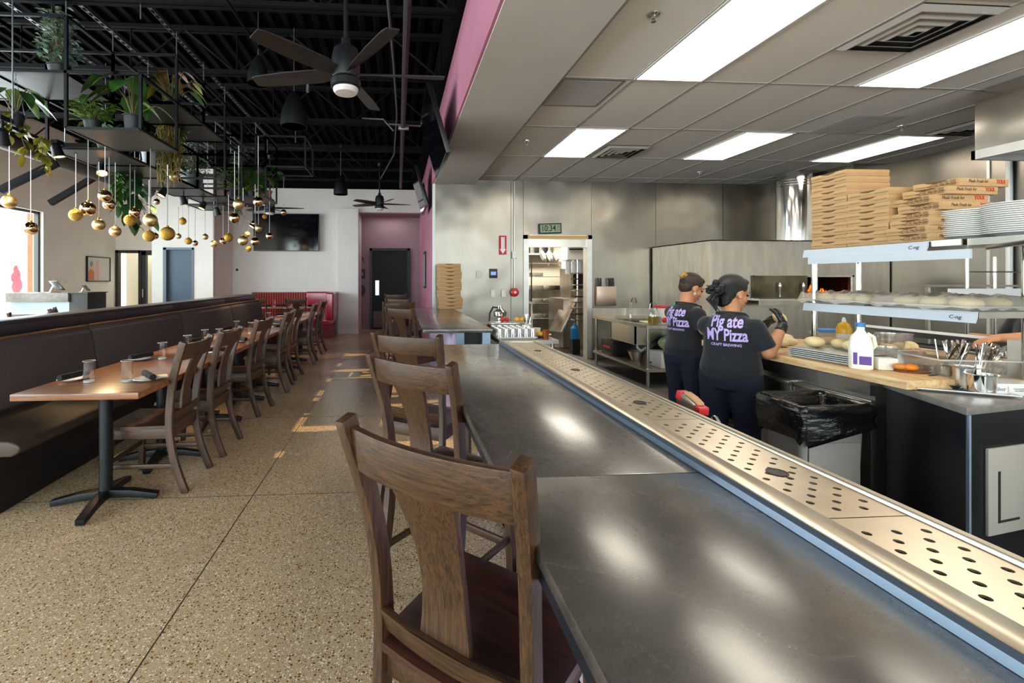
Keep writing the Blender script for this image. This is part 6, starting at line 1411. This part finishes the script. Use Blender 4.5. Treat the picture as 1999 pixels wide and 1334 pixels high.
    if apron:
        mb=MB(); n=18
        rows=[]
        for z,w,g in ((.40,1.0,.2),(.55,1.0,.185),(.75,1.0,.17),(.95,.8,.155),(1.05,.5,.142),(1.12,.34,.13)):
            rows.append([L(.0+math.cos(a)*(g*wide)+.004*math.sin(a*9+z*4),math.sin(a)*(g+.015)*wide,z) for a in [(-1+2*i/n)*1.5*w for i in range(n+1)]])
        V=[[mb.V(p) for p in r] for r in rows]
        for i in range(len(V)-1):
            for j in range(n): mb.F((V[i][j],V[i][j+1],V[i+1][j+1],V[i+1][j]))
        r_=bmesh.ops.solidify(mb.bm,geom=mb.bm.faces[:],thickness=.005)
        o=mb.xf(inv).build('apron',M['apron'],t,ang=60)
        mb=MB(); mb.tube([L(.12,.07,1.1),L(.09,.085,sh-.015),L(.0,.083,sh+.012),L(-.05,.05,sh+.02),L(-.062,0,sh+.022),L(-.05,-.05,sh+.02),L(.0,-.083,sh+.012),L(.09,-.085,sh-.015),L(.12,-.07,1.1)],.007,6); mb.xf(inv).build('neck_strap',M['apron'],o)
    if gloves:
        for s,(el,wr,hd,hn) in zip((-1,1),arms):
            mb=MB(); wr=Vector(wr); el=Vector(el); hand(mb,wr,hd,hn,-s,gloves,.0105,1.08); mb.caps(wr.lerp(el,.14),wr,.034,.031,14); put(mb,'glove',M['glove'],.0048,2)
    return t
LG=(((.01,-.095,.42),(-.01,-.1,.08)),((.02,.095,.42),(.02,.1,.08)))
person('person in black printed tshirt and black gloves shaping dough at the prep counter',(2.27,3.0),R(40),1.305,R(-36),R(14),
  (((2.41,2.84,.92),(2.545,2.885,1.085),(.45,.55,.55),(-.5,.85,-.1)),((2.42,3.24,.95),(2.60,3.14,1.03),(.5,-.3,.75),(.3,-.8,-.2))),LG,'tail',gloves=.55,wide=.97)
person('person with brown hair bun and black printed tshirt working behind the other cook',(2.53,3.9),R(14),1.325,R(-14),R(26),
  (((2.57,3.7,.97),(2.76,3.74,1.02),(.9,.2,-.1),(0,.1,-1)),((2.65,4.08,.98),(2.82,3.97,1.02),(.9,-.3,-.1),(0,-.1,-1))),LG,'bun',wide=.95)
person('person mostly out of view, bare forearm reaching over the topping counter',(4.36,2.78),R(185),1.36,0,R(15),
  (((4.33,3.0,.95),(4.2,3.1,.98),(-.9,-.2,-.3),(0,0,-1)),((4.02,2.6,1.03),(3.76,2.64,1.03),(-.9,.1,-.2),(0,0,-1))),LG,'tail',shirt_text=False)
db=MB().sph((0,0,0),(.045,.05,.034),20,12).build('dough_ball',M['dough'],ang=80); db.location=(2.60,2.97,1.135); db.rotation_euler=(.5,.6,0); tag(db,'ball of dough held between the black gloved hands','dough')
def area(name,loc,rot,sx,sy,power,col):
    l=bpy.data.lights.new(name,'AREA'); l.shape='RECTANGLE'; l.size=sx; l.size_y=sy; l.energy=power; l.color=col
    o=bpy.data.objects.new(name,l); COL.objects.link(o); o.location=loc; o.rotation_euler=rot; return o
# daylight area lights at the window openings, seen and added
for k,(a,b,c,d) in enumerate(OPS): area('daylight_left_%d'%k,(LW-.16,(a+b)/2,(c+d)/2),(0,R(-90),0),d-c,b-a,(44 if k<8 else 34)*(b-a)*(d-c),(.86,.92,1))
for k,(a,b,c,d) in enumerate(FO): area('daylight_front_%d'%k,((a+b)/2,-4.15,(c+d)/2),(R(90),0,0),b-a,d-c,(38,36,22,26)[k]*(b-a)*(d-c),(.9,.94,1))
l=bpy.data.lights.new('sun','SUN'); l.energy=8; l.angle=R(.6); l.color=(1,.66,.36)
so_=bpy.data.objects.new('sun',l); COL.objects.link(so_)
dirv=Vector((.84,.16,-.475)); so_.rotation_euler=dirv.to_track_quat('-Z','Y').to_euler()
# lamp of the scullery
area('scullery_lamp',(3.1,9.7,2.85),(0,0,0),1.2,.6,190,(1,.93,.82))
area('lobby_area_light',(-6.2,12.5,2.5),(0,0,0),.6,.3,14,(1,.95,.88))  # unseen area light that brightens the lobby behind the glass
area('hall_area_light',(-.2,12.6,3.1),(0,0,0),.8,.4,5,(1,.95,.95))  # unseen area light that brightens the hall recess
w=bpy.data.worlds.new('sky'); SC.world=w; w.use_nodes=True
w.node_tree.nodes['Background'].inputs[0].default_value=(.93,.97,1,1); w.node_tree.nodes['Background'].inputs[1].default_value=2.2
vs=SC.view_settings; vs.view_transform='Standard'; vs.look='None'; vs.exposure=0; vs.gamma=1; vs.use_curve_mapping=False
c=SC.cycles; c.use_denoising=True
try: c.denoiser='OPENIMAGEDENOISE'
except Exception: pass
c.max_bounces=9; c.diffuse_bounces=4; c.glossy_bounces=4; c.transmission_bounces=6; c.transparent_max_bounces=12; c.sample_clamp_indirect=6; c.caustics_reflective=False; c.caustics_refractive=False; c.blur_glossy=.5
c.use_adaptive_sampling=True; c.adaptive_threshold=.02
